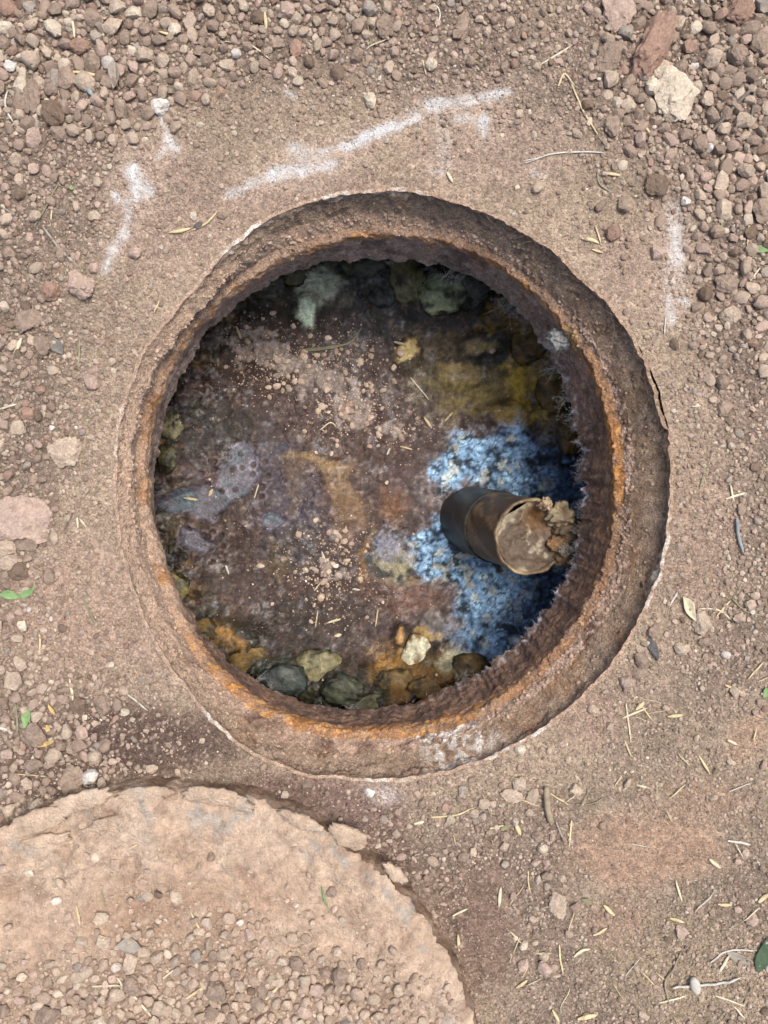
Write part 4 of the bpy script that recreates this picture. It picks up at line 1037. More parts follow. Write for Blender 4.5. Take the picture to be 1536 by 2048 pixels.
LIDMARKS = [(432, 1978, "the biggest clod on the cover"), (260, 1888, "the grey leaf on the cover"), (296, 1790, "the tan stone mid cover"), (94, 2032, "the dark-sided clod on the cover"),
            (674, 1901, "the lone tan pebble on the cover"), (640, 1990, "the cover's right rim")]
PITMARKS = [(640, 690, "the paired olive stems in the pit"), (880, 598, "the pale green stone in the pit"), (430, 1010, "the filmy puddle in the pit"), (680, 1130, "the crumb heap in the pit"), (900, 1030, "the pipe in the pit"), (700, 810, "the dusty patch in the pit")]
ORD = ["closest", "second closest", "third closest", "fourth closest", "fifth closest", "sixth closest", "seventh closest", "eighth closest", "ninth closest", "tenth closest", "eleventh closest", "twelfth closest", "thirteenth closest", "fourteenth closest", "fifteenth closest", "sixteenth closest"]
_pending = {}
def queue_label(o, noun, cx, cy, marks):
    d = [math.hypot(cx - a, cy - b) for a, b, _ in marks]; i = int(np.argmin(d)); a, b, nm = marks[i]
    dx, dy = cx - a, cy - b
    rel = ("right of" if dx > 0 else "left of") if abs(dx) > abs(dy) else ("below" if dy > 0 else "above")
    _pending.setdefault((noun, rel, nm), []).append((d[i], o))
def flush_labels():
    for (noun, rel, nm), lst in _pending.items():
        lst.sort(key=lambda t: t[0])
        for k, (_, o) in enumerate(lst):
            o["label"] = f"{noun} {rel} {nm}" if len(lst) == 1 else f"{ORD[min(k, 15)]} {noun} {rel} {nm}"

PCOL = ['brown', 'tan', 'pinkish', 'reddish', 'grey', 'pale', 'white', 'dark brown']
PW = np.array([.37, .29, .15, .035, .055, .05, .006, .045]); PW /= PW.sum()
# dart throwing with a bucket grid
class Darts:
    def __init__(s, cell=14.0): s.c = cell; s.g = {}
    def add(s, x, y, r): s.g.setdefault((int(x // s.c), int(y // s.c)), []).append((x, y, r))
    def free(s, x, y, r, k=.82):
        n = int((r + 60) // s.c) + 1 if r > 8 else 2
        i, j = int(x // s.c), int(y // s.c)
        for a in range(i - n, i + n + 1):
            for b in range(j - n, j + n + 1):
                for (u, v, w) in s.g.get((a, b), ()):
                    if (u - x) ** 2 + (v - y) ** 2 < (k * (r + w)) ** 2: return False
        return True
darts = {'g': Darts(), 'lid': Darts()}
BIG = []
for (cx, cy, rr, where) in occupied:
    if rr > 22: BIG.append((cx, cy, rr, where))
    darts[where if where in darts else 'g'].add(cx, cy, rr)
def clear_of_big(x, y, r, where):
    ok = np.ones(np.shape(x), bool)
    for a, b, c, wh in BIG:
        if wh == where: ok &= (x - a) ** 2 + (y - b) ** 2 > (.9 * (r + c)) ** 2
    return ok
LIDPX = np.array(to_px(LC[0], LC[1], LZ)); LIDPR = LR * F / (H - LZ)
def on_lid(x, y, m=0): return np.hypot(x - LIDPX[0], y - LIDPX[1]) < LIDPR + m
def on_ground_ok(x, y, r):
    rr, t = px_polar(np.asarray(x, float), np.asarray(y, float))
    return (rr > per(R_O, t) + r + 4) & ~on_lid(x, y, r * .5 + 6)
CAKES = [(1290, 1705, 150, 65), (975, 1850, 50, 120), (1500, 1470, 50, 40)]
def caked(x, y):
    k = np.zeros(np.shape(x), bool)
    for a, c, b, d in CAKES: k |= ((x - a) / b) ** 2 + ((y - c) / d) ** 2 < 1
    return k
def on_chalk(x, y, r):
    k = np.zeros(np.shape(x), bool)
    for s in STREAKS:
        if s[5] > .4: k |= seg_d(x, y, s)[0] < s[4] * .8 + r
    return k
def size_k(x, y):
    """stones run larger at upper left, left and on the cover, finer at lower right"""
    k = np.ones(np.shape(x))
    k = np.where((x > 900) & (y > 1350), .74, k); k = np.where((x > 800) & (x < 1180) & (y < 200), .68, k)
    k = np.where((x < 430) & (y < 300), 1.22, k); k = np.where((y > 1350) & (x < 420), 1.15, k)
    return np.where((x > 1200) & (y < 700), 1.22, k)
PEBMESH = {}
def pebble_mesh(i, c):
    if (i, c) not in PEBMESH:
        v, f = variant(2, i); me = np_mesh("pebble", v, f, None, True, 28); me.materials.append(M[c]); PEBMESH[(i, c)] = me
    return PEBMESH[(i, c)]
dg = lambda x, y: np.clip(density(x, y), .06, 1)
def coarse(x, y):
    top = sstep(360, 200, y) * np.clip(sstep(520, 380, x) + sstep(1120, 1200, x) + sstep(230, 120, y), 0, 1)
    k = np.maximum.reduce([top, sstep(1330, 1440, x) * sstep(760, 480, y), .55 * sstep(150, 60, x), .8 * sstep(1340, 1440, y) * sstep(300, 180, x), .5 * sstep(1430, 1520, y) * (x > 700) * sstep(1230, 1100, x), .3 + 0 * x])
    return dg(x, y) * k
# individually placed pebbles: the largest ones, on the ground and on the cover
prs = np.random.default_rng(11)
def throw(n, where, box, rmin, rmax, most):
    X_ = prs.uniform(box[0], box[1], n); Y_ = prs.uniform(box[2], box[3], n)
    r = prs.uniform(rmin, rmax, n)
    if where == 'g':
        r = r * size_k(X_, Y_); ok = on_ground_ok(X_, Y_, r) & ~caked(X_, Y_) & ~on_chalk(X_, Y_, r) & (prs.random(n) < coarse(X_, Y_) ** 1.7)
    else: ok = on_lid(X_, Y_, -r * 2) & (prs.random(n) < ldensity(X_, Y_) ** 1.6)
    ok &= clear_of_big(X_, Y_, r, where)
    out = []
    for i in np.nonzero(ok)[0]:
        if len(out) >= most: break
        if darts[where].free(X_[i], Y_[i], r[i]): darts[where].add(X_[i], Y_[i], r[i]); out.append((X_[i], Y_[i], r[i]))
    return out
for where, lst in (('g', throw(3000, 'g', (-10, 1546, -10, 2058), 10.5, 16.0, 175)), ('lid', throw(900, 'lid', (-10, 930, 1760, 2060), 9.5, 15.0, 50))):
    lst = np.array(lst); S3 = surf_zv(lst[:, :2], where); s = scale_at(where)
    for (x, y, r), p3 in zip(lst, S3):
        c = PCOL[prs.choice(len(PCOL), p=PW)]
        o = bpy.data.objects.new("pebble", pebble_mesh(int(prs.integers(0, 14)), c)); C.objects.link(o)
        a, b = r * prs.uniform(.85, 1.2) * s, r * prs.uniform(.75, 1.0) * s; hz = r * prs.uniform(.55, .8) * s
        o.scale = (a, b, hz); o.rotation_euler = (prs.uniform(-.3, .3), prs.uniform(-.3, .3), prs.uniform(0, 6.28))
        o.location = (p3[0], p3[1], p3[2] + hz * .5)
        tag(o, None, "pebble", "loose pebbles on the ground" if where == 'g' else "loose pebbles on the cover")
        queue_label(o, ("big " if r > 13 else "") + c + " pebble", x, y, LIDMARKS if where == 'lid' else LANDMARKS)

# the countless rest of the gravel: real stones joined into one mass per surface
def batch(name, items, sub, label, where, cat="gravel"):
    """items: (x, y, z, rx, ry, rz, yaw, tilt, colour rgb lin)"""
    it = np.array(items, float)
    vs = [rock_verts(sub, 700 + i, planes=8, bump=.12, cut=(.55, .9))[0] for i in range(9)]
    f0 = ICO[sub][1]; nv = len(vs[0])
    N = len(it); base = np.array(vs)[np.arange(N) % 9]                  # N, nv, 3
    v = base * it[:, None, 3:6]
    ct, st_ = np.cos(it[:, 7])[:, None], np.sin(it[:, 7])[:, None]
    y2 = v[..., 1] * ct - v[..., 2] * st_; z2 = v[..., 1] * st_ + v[..., 2] * ct
    cy_, sy_ = np.cos(it[:, 6])[:, None], np.sin(it[:, 6])[:, None]
    x3 = v[..., 0] * cy_ - y2 * sy_; y3 = v[..., 0] * sy_ + y2 * cy_
    V = np.stack([x3, y3, z2], -1) + it[:, None, :3]
    cols = np.concatenate([np.repeat(it[:, None, 8:11], nv, 1), np.full((N, nv, 1), .95)], -1)
    Fc = (f0[None] + (np.arange(N) * nv)[:, None, None]).reshape(-1, 3)
    return V.reshape(-1, 3), Fc, cols.reshape(-1, 4)
PCL = np.array([alb(PAL[c]) for c in PCOL]); PCL = .78 * PCL + .22 * alb((166, 140, 120))
def crumbs(n, where, rmin, rmax, power, expo, seed, box, dfun, okfun, kcol=1.0, zfun=None, overlap=.82, embed=.42):
    rs = np.random.default_rng(seed)
    dk = darts.get(where)
    XS = rs.uniform(box[0], box[1], n); YS = rs.uniform(box[2], box[3], n)
    D = dfun(XS, YS); RR = rmin + (rmax - rmin) * rs.random(n) ** power
    if where == 'g': RR = RR * size_k(XS, YS)
    clump = sstep(-.45, .25, fbm(XS, YS, 1 / 70., 3, seed * 1.7)) * .75 + .25 if where == 'g' else 1.0
    acc = (rs.random(n) < (D ** expo) * clump) & okfun(XS, YS, RR)
    if dk is not None and overlap > 0: acc &= clear_of_big(XS, YS, RR, where)
    sel = []
    order = np.nonzero(acc)[0]
    if overlap > 0: order = order[np.argsort(-RR[order] + rs.random(len(order)) * 2)]
    for i in order:
        x, y, r = XS[i], YS[i], RR[i]
        if dk is not None and overlap > 0:
            if not dk.free(x, y, r, overlap): continue
            dk.add(x, y, r)
        sel.append((x, y, r))
    sel = np.array(sel)
    s = scale_at(where)
    wx, wy = (sel[:, 0] - 768) * s, (1024 - sel[:, 1]) * s
    wz = zfun(wx, wy)
    m = len(sel); r = sel[:, 2] * s
    ci = rs.choice(len(PCOL), m, p=PW)
    col = PCL[ci] * kcol * rs.uniform(.8, 1.18, m)[:, None]
    if rmax < 3: col = col * np.where(rs.random(m) < .3, 1.38, 1.0)[:, None]
    if where == 'lid': col = .7 * col + .3 * alb((186, 158, 130)) * rs.uniform(.8, 1.15, m)[:, None]
    a, b, c = r * rs.uniform(.85, 1.25, m), r * rs.uniform(.7, 1.0, m), r * rs.uniform(.55, .9, m)
    return np.concatenate([np.stack([wx, wy, wz + c * embed * rs.uniform(.2, 1.25, m), a, b, c, rs.uniform(0, 6.28, m), rs.uniform(-.5, .5, m)], 1), col], 1)
def okg(x, y, r): return on_ground_ok(x, y, r) & ~((r > 2.2) & (caked(x, y) | on_chalk(x, y, r)))
def stuff_mesh(name, parts, mat, label, cat):
    Vs, Fs, Cs = [], [], []; o = 0
    for V, Fc, c in parts: Vs.append(V); Fs.append(Fc + o); Cs.append(c); o += len(V)
    ob = link(name, np_mesh(name, np.concatenate(Vs), np.concatenate(Fs), np.concatenate(Cs), True, 20), mat)
    return tag(ob, label, cat, None, "stuff")
BOX = (-90, 1626, -90, 2138)
g1 = crumbs(52000, 'g', 6.0, 12.0, 1.5, 1.9, 21, BOX, coarse, okg, zfun=ground_h)
g2 = crumbs(150000, 'g', 2.6, 6.0, 1.6, 1.6, 22, BOX, dg, okg, zfun=ground_h, overlap=.76)
g3 = crumbs(105000, 'g', 1.1, 2.6, 1.6, .6, 23, BOX, dg, okg, zfun=ground_h, overlap=0, kcol=1.06)
print("gravel", len(g1), len(g2), len(g3))
def skirts(x, y):
    o = np.maximum.reduce([-60 - x, x - 1596, -60 - y, y - 2108]); return np.where(o > 0, (.25 + .75 * dg(x, y)) * (1 - sstep(150, 900, o)), 0)
g4 = crumbs(42000, 'g', 5.0, 12.0, 1.8, 1.6, 24, (-1000, 2536, -1000, 3048), skirts, okg, zfun=ground_h)
stuff_mesh("gravel", [batch("a", g1, 2, "", 'g'), batch("b", g2, 1, "", 'g'), batch("c", g4, 1, "", 'g')], M['gravel'], "brown and tan gravel scattered over the soil round the hole", "gravel")
# the fine fraction
def grit_mesh(items):
    it = np.asarray(items); o = np.array([[1, 0, 0], [-1, 0, 0], [0, 1, 0], [0, -1, 0], [0, 0, 1], [0, 0, -1]], float)
    f0 = np.array([[0, 2, 4], [2, 1, 4], [1, 3, 4], [3, 0, 4], [2, 0, 5], [1, 2, 5], [3, 1, 5], [0, 3, 5]])
    N = len(it); v = o[None] * it[:, None, 3:6]
    cy_, sy_ = np.cos(it[:, 6])[:, None], np.sin(it[:, 6])[:, None]
    V = np.stack([v[..., 0] * cy_ - v[..., 1] * sy_, v[..., 0] * sy_ + v[..., 1] * cy_, v[..., 2]], -1) + it[:, None, :3]
    cols = np.concatenate([np.repeat(it[:, None, 8:11], 6, 1), np.full((N, 6, 1), .95)], -1)
    return V.reshape(-1, 3), (f0[None] + (np.arange(N) * 6)[:, None, None]).reshape(-1, 3), cols.reshape(-1, 4)
stuff_mesh("grit", [grit_mesh(g3)], M['gravel'], "fine pale grit dusted over the bare soil round the hole", "grit")
LBOX = (-120, 1000, 1560, 2200)
def okl(x, y, r): return on_lid(x, y, -r - 14)
l1 = crumbs(13000, 'lid', 5.0, 12, 1.4, 1.9, 31, LBOX, ldensity, okl, zfun=lid_h, kcol=1.14, embed=.6)
l2 = crumbs(22000, 'lid', 2.6, 5, 1.2, 1.0, 32, LBOX, lambda x, y: ldensity(x, y) ** 1.6, okl, zfun=lid_h, overlap=.75, kcol=1.16)
l3 = crumbs(14000, 'lid', 1.0, 2.4, 1.2, .8, 33, LBOX, ldensity, okl, zfun=lid_h, overlap=0, kcol=1.2)
print("lid gravel", len(l1), len(l2), len(l3))
stuff_mesh("cover_gravel", [batch("a", l1, 2, "", 'lid'), batch("b", l2, 1, "", 'lid'), grit_mesh(l3)], M['gravel'], "tan gravel lying on the mud-caked cover at the bottom", "gravel")
# chaff: countless bits of broken straw, thickest at the lower right
def dchaff(x, y): return np.clip(.05 + .95 * sstep(1000, 1300, x) * sstep(1250, 1500, y) * (.45 + .55 * sstep(1500, 2000, y)) + .35 * sstep(1000, 1100, x) * sstep(1380, 1440, y), 0, 1)
ch_ = crumbs(9000, 'g', 2.2, 8.0, 2.2, 1.0, 71, BOX, dchaff, lambda x, y, r: on_ground_ok(x, y, r) & ~caked(x, y) & ~on_chalk(x, y, r), zfun=ground_h, overlap=0)
m_ = len(ch_); rs = np.random.default_rng(72)
ch_[:, 4] = ch_[:, 5] = .00042; ch_[:, 2] += .0022 * rs.random(m_); ch_[:, 8:11] = np.array([alb(c, .8, .8) for c in ((206, 186, 140), (190, 172, 132), (164, 150, 112), (216, 208, 184), (130, 112, 86))])[rs.integers(0, 5, m_)]
stuff_mesh("chaff", [grit_mesh(ch_)], M['gravel'], "bits of broken straw littering the soil at lower right", "chaff")
# crumbs on the ledge and in the pit
vL = np.concatenate([collar_surf["rim_wall"][0][-10:], collar_surf["ledge"][0], collar_surf["lip"][0][:9]]); cL = np.concatenate([collar_surf["rim_wall"][1][-10:], collar_surf["ledge"][1], collar_surf["lip"][1][:9]])
n = 13000; rs = np.random.default_rng(41)
ii = rs.integers(0, NT, n); jj = np.clip((rs.random(n) * vL.shape[0]).astype(int), 0, vL.shape[0] - 1)
pp = vL[jj, ii]; r = (.0006 + .0026 * rs.random(n) ** 6)
dens_l = .35 + .65 * sstep(-.3, .3, fbm(pp[:, 0], pp[:, 1], 14, 3, 77.0)); kp = rs.random(n) < dens_l; pp = pp[kp]; r = r[kp]; n = len(pp)
cix = rs.choice(len(PCOL), n, p=PW); colr = .3 * PCL[cix] + .7 * cL[jj[kp], ii[kp], :3]; colr = colr * rs.uniform(.7, 1.3, n)[:, None]
led = np.concatenate([np.stack([pp[:, 0], pp[:, 1], pp[:, 2] + r * .4, r, r * .85, r * .7, rs.uniform(0, 6.28, n), np.zeros(n)], 1), colr], 1)
bigl = r > .0012
ob = stuff_mesh("ledge_crumbs", [batch("a", led[bigl], 1, "", 'g'), grit_mesh(led[~bigl])], M['gravel'], "soil crumbs lying on the collar's ledge all round the pit", "crumbs")
def dpit(x, y):
    w = [(600, 735, 130, 50, 1), (700, 815, 75, 50, 1), (785, 860, 60, 28, .8), (665, 1140, 75, 70, .8), (560, 690, 130, 40, .35), (640, 980, 300, 250, .022), (500, 660, 60, 30, .6)]
    return np.maximum.reduce([k * np.exp(-(((x - a) / c) ** 2 + ((y - b) / d) ** 2)) for a, b, c, d, k in w])
def okp(x, y, r): return (((x - 740) / 425) ** 2 + ((y - 962) / 445) ** 2 < .93) & ~((870 < x) & (x < 1170) & (940 < y) & (y < 1170))
p1 = crumbs(7000, 'pit', 2.0, 7.5, 3.0, 1.0, 51, (320, 1150, 520, 1400), dpit, okp, zfun=scum_h, overlap=0, embed=.5, kcol=1.35)
p2 = crumbs(22000, 'pit', .9, 2.0, 1.0, .8, 52, (320, 1150, 520, 1400), dpit, okp, zfun=scum_h, overlap=0, embed=.5, kcol=1.35)
print("pit crumbs", len(p1), len(p2), "ledge", n)
stuff_mesh("fallen_crumbs", [batch("a", p1, 2, "", 'pit'), grit_mesh(p2)], M['gravel'], "dry soil crumbs fallen on the scum inside the pit", "crumbs")

# ------------------------------------------------------------------ straw, stems, twigs, leaves
def catmull(pts, n):
    p = np.array(pts, float)
    if len(p) == 2: return p[0] + (p[1] - p[0]) * np.linspace(0, 1, n)[:, None]
    p = np.vstack([2 * p[0] - p[1], p, 2 * p[-1] - p[-2]]); m = len(p) - 3
    t = np.linspace(0, m, n); i = np.minimum(t.astype(int), m - 1); f = (t - i)[:, None]
    p0, p1, p2, p3 = p[i], p[i + 1], p[i + 2], p[i + 3]
    return .5 * (2 * p1 + (p2 - p0) * f + (2 * p0 - 5 * p1 + 4 * p2 - p3) * f ** 2 + (3 * p1 - p0 - 3 * p2 + p3) * f ** 3)
def stem_mesh(name, pts3, w, flat=.55, taper=(.5, .25), belly=0.0, sides=6):
    p = np.asarray(pts3); n = len(p)
    t = np.linspace(0, 1, n)
    tang = np.gradient(p, axis=0); tang /= np.linalg.norm(tang, axis=1, keepdims=True)
    up = np.array([0, 0, 1.0]); sd_ = np.cross(tang, up); sd_ /= np.linalg.norm(sd_, axis=1, keepdims=True); un = np.cross(sd_, tang)
    prof = np.minimum(1, np.minimum(taper[0] + t * 6, taper[1] + (1 - t) * 6)) * (1 + belly * (np.sin(np.pi * np.clip(t * 1.3 - .15, 0, 1)) - .5))
    a = np.linspace(0, 2 * np.pi, sides, endpoint=False)
    v = p[:, None] + (w * .5 * prof)[:, None, None] * (np.cos(a)[None, :, None] * sd_[:, None] + flat * np.sin(a)[None, :, None] * un[:, None])
    f = grid_faces(n, sides)
    v = v.reshape(-1, 3)
    # caps
    c0, c1 = len(v), len(v) + 1
    v = np.vstack([v, p[0], p[-1]])
    tri = np.array([[c0, (j + 1) % sides, j, j] for j in range(sides)] + [[c1, (n - 1) * sides + j, (n - 1) * sides + (j + 1) % sides, (n - 1) * sides + (j + 1) % sides] for j in range(sides)])
    me = bpy.data.meshes.new(name)
    me.from_pydata(v.tolist(), [], f.tolist() + [list(dict.fromkeys(x)) for x in tri.tolist()])
    me.polygons.foreach_set("use_smooth", np.ones(len(me.polygons), bool)); me.update()
    return me
def stem(name, pts, w, colour, label, cat, where='g', group=None, belly=0.0, lift=0.0, flat=.55, parent=None, n=None):
    s = scale_at(where); pl = catmull(pts, n or max(8, 5 * len(pts)))
    P3 = surf_zv(pl, where)
    # a stiff stem rests on the high spots under it
    zs = P3[:, 2]; P3[:, 2] = np.maximum(np.convolve(np.pad(zs, 2, mode='edge'), np.ones(5) / 5, 'valid'), zs) + w * s * .5 * flat + .0012 + lift * np.sin(np.pi * np.linspace(0, 1, len(zs)))
    c = P3[len(P3) // 2].copy()
    me = stem_mesh(name, P3 - c, w * s, flat, belly=belly)
    o = link(name, me, M['s_' + colour], parent, tuple(c))
    if parent is None: tag(o, label, cat, group)
    return o
STEMS = [  # name, points, width, colour, label, category, where, belly
    ("straw", [(1114, 177), (1131, 153), (1165, 222), (1201, 284)], 4, 'straw', "long straw bent at its top, below the fine gravel at upper right", 'g', 0),
    ("straw", [(1050, 328), (1100, 311), (1150, 306), (1212, 308)], 3.2, 'whitish', "long thin whitish stalk lying under the long bent straw", 'g', 0),
    ("twig", [(1423, 264), (1465, 218), (1526, 155)], 7, 'twig', "dark diagonal twig, the thicker of the crossed pair", 'g', 0),
    ("twig", [(1494, 274), (1503, 195), (1494, 146), (1452, 178)], 5.5, 'twig', "hooked grey twig crossing the dark diagonal twig", 'g', 0),
    ("straw", [(1074, 138), (1108, 116), (1148, 88)], 4, 'pale straw', "pale green grass blade left of the long bent straw's top", 'g', .4),
    ("straw", [(450, 84), (500, 92), (541, 119)], 3, 'pale straw', "pale curved stem left of the rust red pebble", 'g', 0),
    ("straw", [(684, 66), (712, 44), (732, 12)], 3, 'twig', "thin dark stem near the top middle", 'g', 0),
    ("straw", [(738, 25), (736, 55), (745, 105)], 3, 'olive', "upright olive stem near the top middle", 'g', 0),
    ("straw", [(85, 452), (115, 492), (147, 526)], 5, 'grey', "grey stalk running to the speckled pinkish rock", 'g', .3),
    ("straw", [(70, 456), (98, 402), (122, 362)], 3.2, 'olive', "thin olive stem above the grey stalk at left", 'g', 0),
    ("straw", [(0, 413), (30, 430)], 3.5, 'grey', "short grey stem at the left edge above the grey stalk", 'g', 0),
    ("straw", [(104, 408), (100, 452)], 3, 'straw', "short upright straw beside the thin olive stem", 'g', .3),
    ("seed_pod", [(166, 165), (180, 185), (196, 204)], 8, 'bluish grey', "bluish flat pod left of the rolled grey leaf", 'g', .5),
    ("straw", [(138, 146), (178, 151), (214, 163)], 6, 'straw', "yellow straw husk above the bluish pod", 'g', .5),
    ("straw", [(88, 92), (100, 108), (112, 126)], 3, 'pale straw', "little pale stem left of the reddish stone at upper left", 'g', 0),
    ("straw", [(252, 57), (272, 92)], 3, 'olive', "short dark stem in the upper left gravel", 'g', 0),
    ("seed_pod", [(266, 92), (292, 110)], 8, 'grey', "grey sliver in the gravel above the rolled grey leaf", 'g', .5),
    ("straw", [(320, 70), (350, 79)], 5, 'straw', "short straw under the pale rounded pebble", 'g', .4),
    ("straw", [(6, 75), (8, 110)], 4, 'olive', "green upright stem at the left edge near the top", 'g', 0),
    ("straw", [(15, 180), (12, 215), (28, 246)], 4, 'whitish', "white stem left of the tall oblong clod", 'g', .3),
    ("straw", [(238, 190), (246, 218), (256, 240)], 2.6, 'twig', "thin dark stem hanging from the rolled grey leaf", 'g', 0),
    ("straw", [(148, 45), (152, 80)], 5, 'pale straw', "forked pale twiglet above the reddish stone", 'g', .2),
    ("straw", [(530, 26), (534, 62)], 6, 'straw', "upright straw left of the pinkish top pebble", 'g', .5),
    ("straw", [(872, 56), (880, 30), (868, 6)], 3, 'whitish', "thin whitish loop near the top edge", 'g', 0),
    ("straw", [(845, 128), (852, 155)], 3, 'straw', "short straw below the cream pebble near the top", 'g', 0),
    ("straw", [(160, 680), (159, 708), (157, 740)], 4.5, 'olive', "upright olive grey stem left of the collar", 'g', 0),
    ("straw", [(0, 818), (34, 808)], 4.5, 'pale straw', "pale straw at the left edge by the orange brown pebble", 'g', .3),
    ("straw", [(44, 676), (28, 706)], 8, 'pale straw', "pale seed husk left of the round brown clod", 'g', .6),
    ("straw", [(15, 663), (48, 661)], 4, 'olive', "olive stem above the pale seed husk", 'g', 0),
    ("straw", [(165, 1192), (182, 1228), (199, 1260)], 3.6, 'olive', "thin green grey stem on smooth dust left of the collar", 'g', 0),
    ("straw", [(76, 1262), (80, 1285), (78, 1310)], 4, 'straw', "short straw on the smooth dust at left", 'g', .3),
    ("straw", [(140, 1356), (146, 1380), (150, 1404)], 5, 'pale straw', "white barbed straw above the dark clod", 'g', .5),
    ("straw", [(34, 1404), (38, 1466)], 5.5, 'olive', "upright green stem left of the pointed green leaf", 'g', 0),
    ("straw", [(0, 1452), (25, 1460)], 6, 'whitish', "white sliver at the left edge by the green stem", 'g', .5),
    ("straw", [(256, 1388), (276, 1404), (296, 1421)], 3.4, 'whitish', "white thread on dark soil left of the collar", 'g', 0),
    ("straw", [(36, 1547), (96, 1550)], 2.6, 'straw', "long thin straw above the cover's left edge", 'g', 0),
    ("straw", [(130, 1062), (148, 1025)], 3.5, 'twig', "reddish stem beside the broad pinkish rock", 'g', 0),
    ("straw", [(156, 1034), (158, 1056)], 4, 'pale straw', "left one of two tiny straws right of the broad pinkish rock", 'g', .3),
    ("straw", [(162, 1038), (175, 1055)], 4, 'pale straw', "right one of two tiny straws right of the broad pinkish rock", 'g', .3),
    ("stick", [(1470, 1036), (1474, 1066), (1484, 1106)], 7, 'bluish grey', "bluish grey stick upright at the right edge", 'g', 0),
    ("straw", [(1340, 1208), (1354, 1184)], 4, 'whitish', "white sliver on dust above the curled dry leaf", 'g', .3),
    ("straw", [(1400, 1218), (1436, 1220), (1466, 1242)], 3.4, 'pale straw', "thin straw right of the curled dry leaf", 'g', 0),
    ("straw", [(1434, 1232), (1462, 1200)], 4, 'straw', "slanted straw crossing the thin straw at right", 'g', .2),
    ("straw", [(1463, 1196), (1490, 1222), (1530, 1232)], 3.4, 'olive', "long olive stem at the right edge", 'g', 0),
    ("straw", [(1496, 1358), (1526, 1322)], 4, 'straw', "slanted straw near the right edge below the pink pebble", 'g', .2),
    ("straw", [(1336, 1434), (1368, 1431)], 6.5, 'straw', "short thick straw at the lower right of the collar", 'g', .5),
    ("straw", [(1450, 1370), (1484, 1385)], 6, 'straw', "short yellow straw right of the slate flake", 'g', .5),
    ("straw", [(1252, 1406), (1256, 1440), (1261, 1482)], 3.5, 'pale straw', "upright long straw below the pinkish block", 'g', 0),
    ("straw", [(1245, 1436), (1296, 1416)], 4.5, 'pale straw', "slanted straw crossing the upright long straw", 'g', .2),
    ("straw", [(1272, 1420), (1288, 1404)], 8, 'straw', "dry yellow seed husk below the pinkish block", 'g', .5),
    ("straw", [(1248, 1480), (1262, 1512)], 3.5, 'straw', "short straw under the upright long straw", 'g', 0),
    ("stick", [(1090, 1570), (1093, 1610), (1101, 1646)], 14, 'wood', "short upright wooden stick below the collar", 'g', 0),
    ("straw", [(862, 1632), (910, 1628), (951, 1612)], 4, 'straw', "straw lying left of the flat tan stone", 'g', 0),
    ("straw", [(828, 1645), (848, 1640)], 6, 'pale straw', "pale chip below the collar's whitish crust", 'g', .4),
    ("straw", [(1000, 1769), (996, 1808)], 6.5, 'pale straw', "pale upright husk right of the cover", 'g', .4),
    ("straw", [(1119, 1890), (1120, 1916), (1126, 1947)], 4, 'straw', "upright curved straw below the tall tan clod", 'g', 0),
    ("straw", [(1147, 1913), (1162, 1902), (1181, 1897)], 6, 'pale straw', "curved pale straw right of the upright curved straw", 'g', .3),
    ("straw", [(1071, 1905), (1102, 1906)], 5, 'straw', "level straw left of the upright curved straw", 'g', .4),
    ("straw", [(1186, 1870), (1215, 1857)], 5, 'straw', "short yellow straw below the smooth dust patch", 'g', .3),
    ("straw", [(1206, 1809), (1229, 1832)], 7, 'straw', "pale blade at the foot of the dust patch", 'g', .5),
    ("straw", [(1348, 1757), (1356, 1780), (1363, 1801)], 4.5, 'pale straw', "straw standing at the right side of the dust patch", 'g', .2),
    ("straw", [(1452, 1679), (1475, 1681), (1498, 1687)], 5, 'whitish', "white straw at the right, above the forked husk", 'g', .2),
    ("straw", [(1413, 1712), (1424, 1722), (1438, 1733)], 7, 'pale straw', "forked pale husk right of the dust patch", 'g', .5),
    ("straw", [(1432, 1804), (1462, 1807)], 6, 'straw', "level yellow straw at the far lower right", 'g', .4),
    ("straw", [(1514, 1802), (1537, 1786)], 9, 'straw', "broad straw blade at the right edge", 'g', .4),
    ("straw", [(1338, 1835), (1367, 1843)], 6, 'straw', "short straw above the pinkish clod at lower right", 'g', .4),
    ("straw", [(1142, 1638), (1139, 1664), (1136, 1690)], 4, 'straw', "upright straw right of the wooden stick's foot", 'g', 0),
    ("straw", [(1111, 1641), (1118, 1660), (1128, 1683)], 3.6, 'grey', "grey thin straw at the wooden stick's foot", 'g', 0),
    ("straw", [(1028, 1641), (1040, 1667)], 8, 'straw', "yellow husk left of the wooden stick's foot", 'g', .6),
    ("straw", [(978, 1653), (1008, 1647)], 4, 'straw', "level straw left of the yellow husk", 'g', 0),
    ("straw", [(1272, 1569), (1298, 1575)], 4.5, 'pale straw', "pale straw above the smooth dust patch", 'g', .3),
    ("straw", [(1150, 1608), (1180, 1606), (1205, 1592)], 3, 'olive', "thin curved stem right of the wooden stick", 'g', 0),
    ("straw", [(1056, 1739), (1055, 1760), (1060, 1784)], 3.2, 'straw', "thin upright straw left of the tall tan clod", 'g', 0),
    ("straw", [(1398, 1512), (1420, 1548)], 5, 'straw', "slanted straw above the dust at right", 'g', .4),
    ("straw", [(1455, 1480), (1472, 1488)], 6, 'pale straw', "curled pale straw at the right", 'g', .4),
    ("twig", [(1364, 1902), (1346, 1938), (1330, 1967), (1338, 2010)], 4.5, 'wood', "long curved brown twig left of the whitish pod", 'g', 0),
    ("straw", [(1155, 2038), (1175, 2032), (1195, 2031)], 9, 'straw', "thick straw husk at the bottom edge", 'g', .5),
    ("straw", [(1104, 2018), (1118, 2042)], 6, 'straw', "short straw at the bottom right of the cover", 'g', .4),
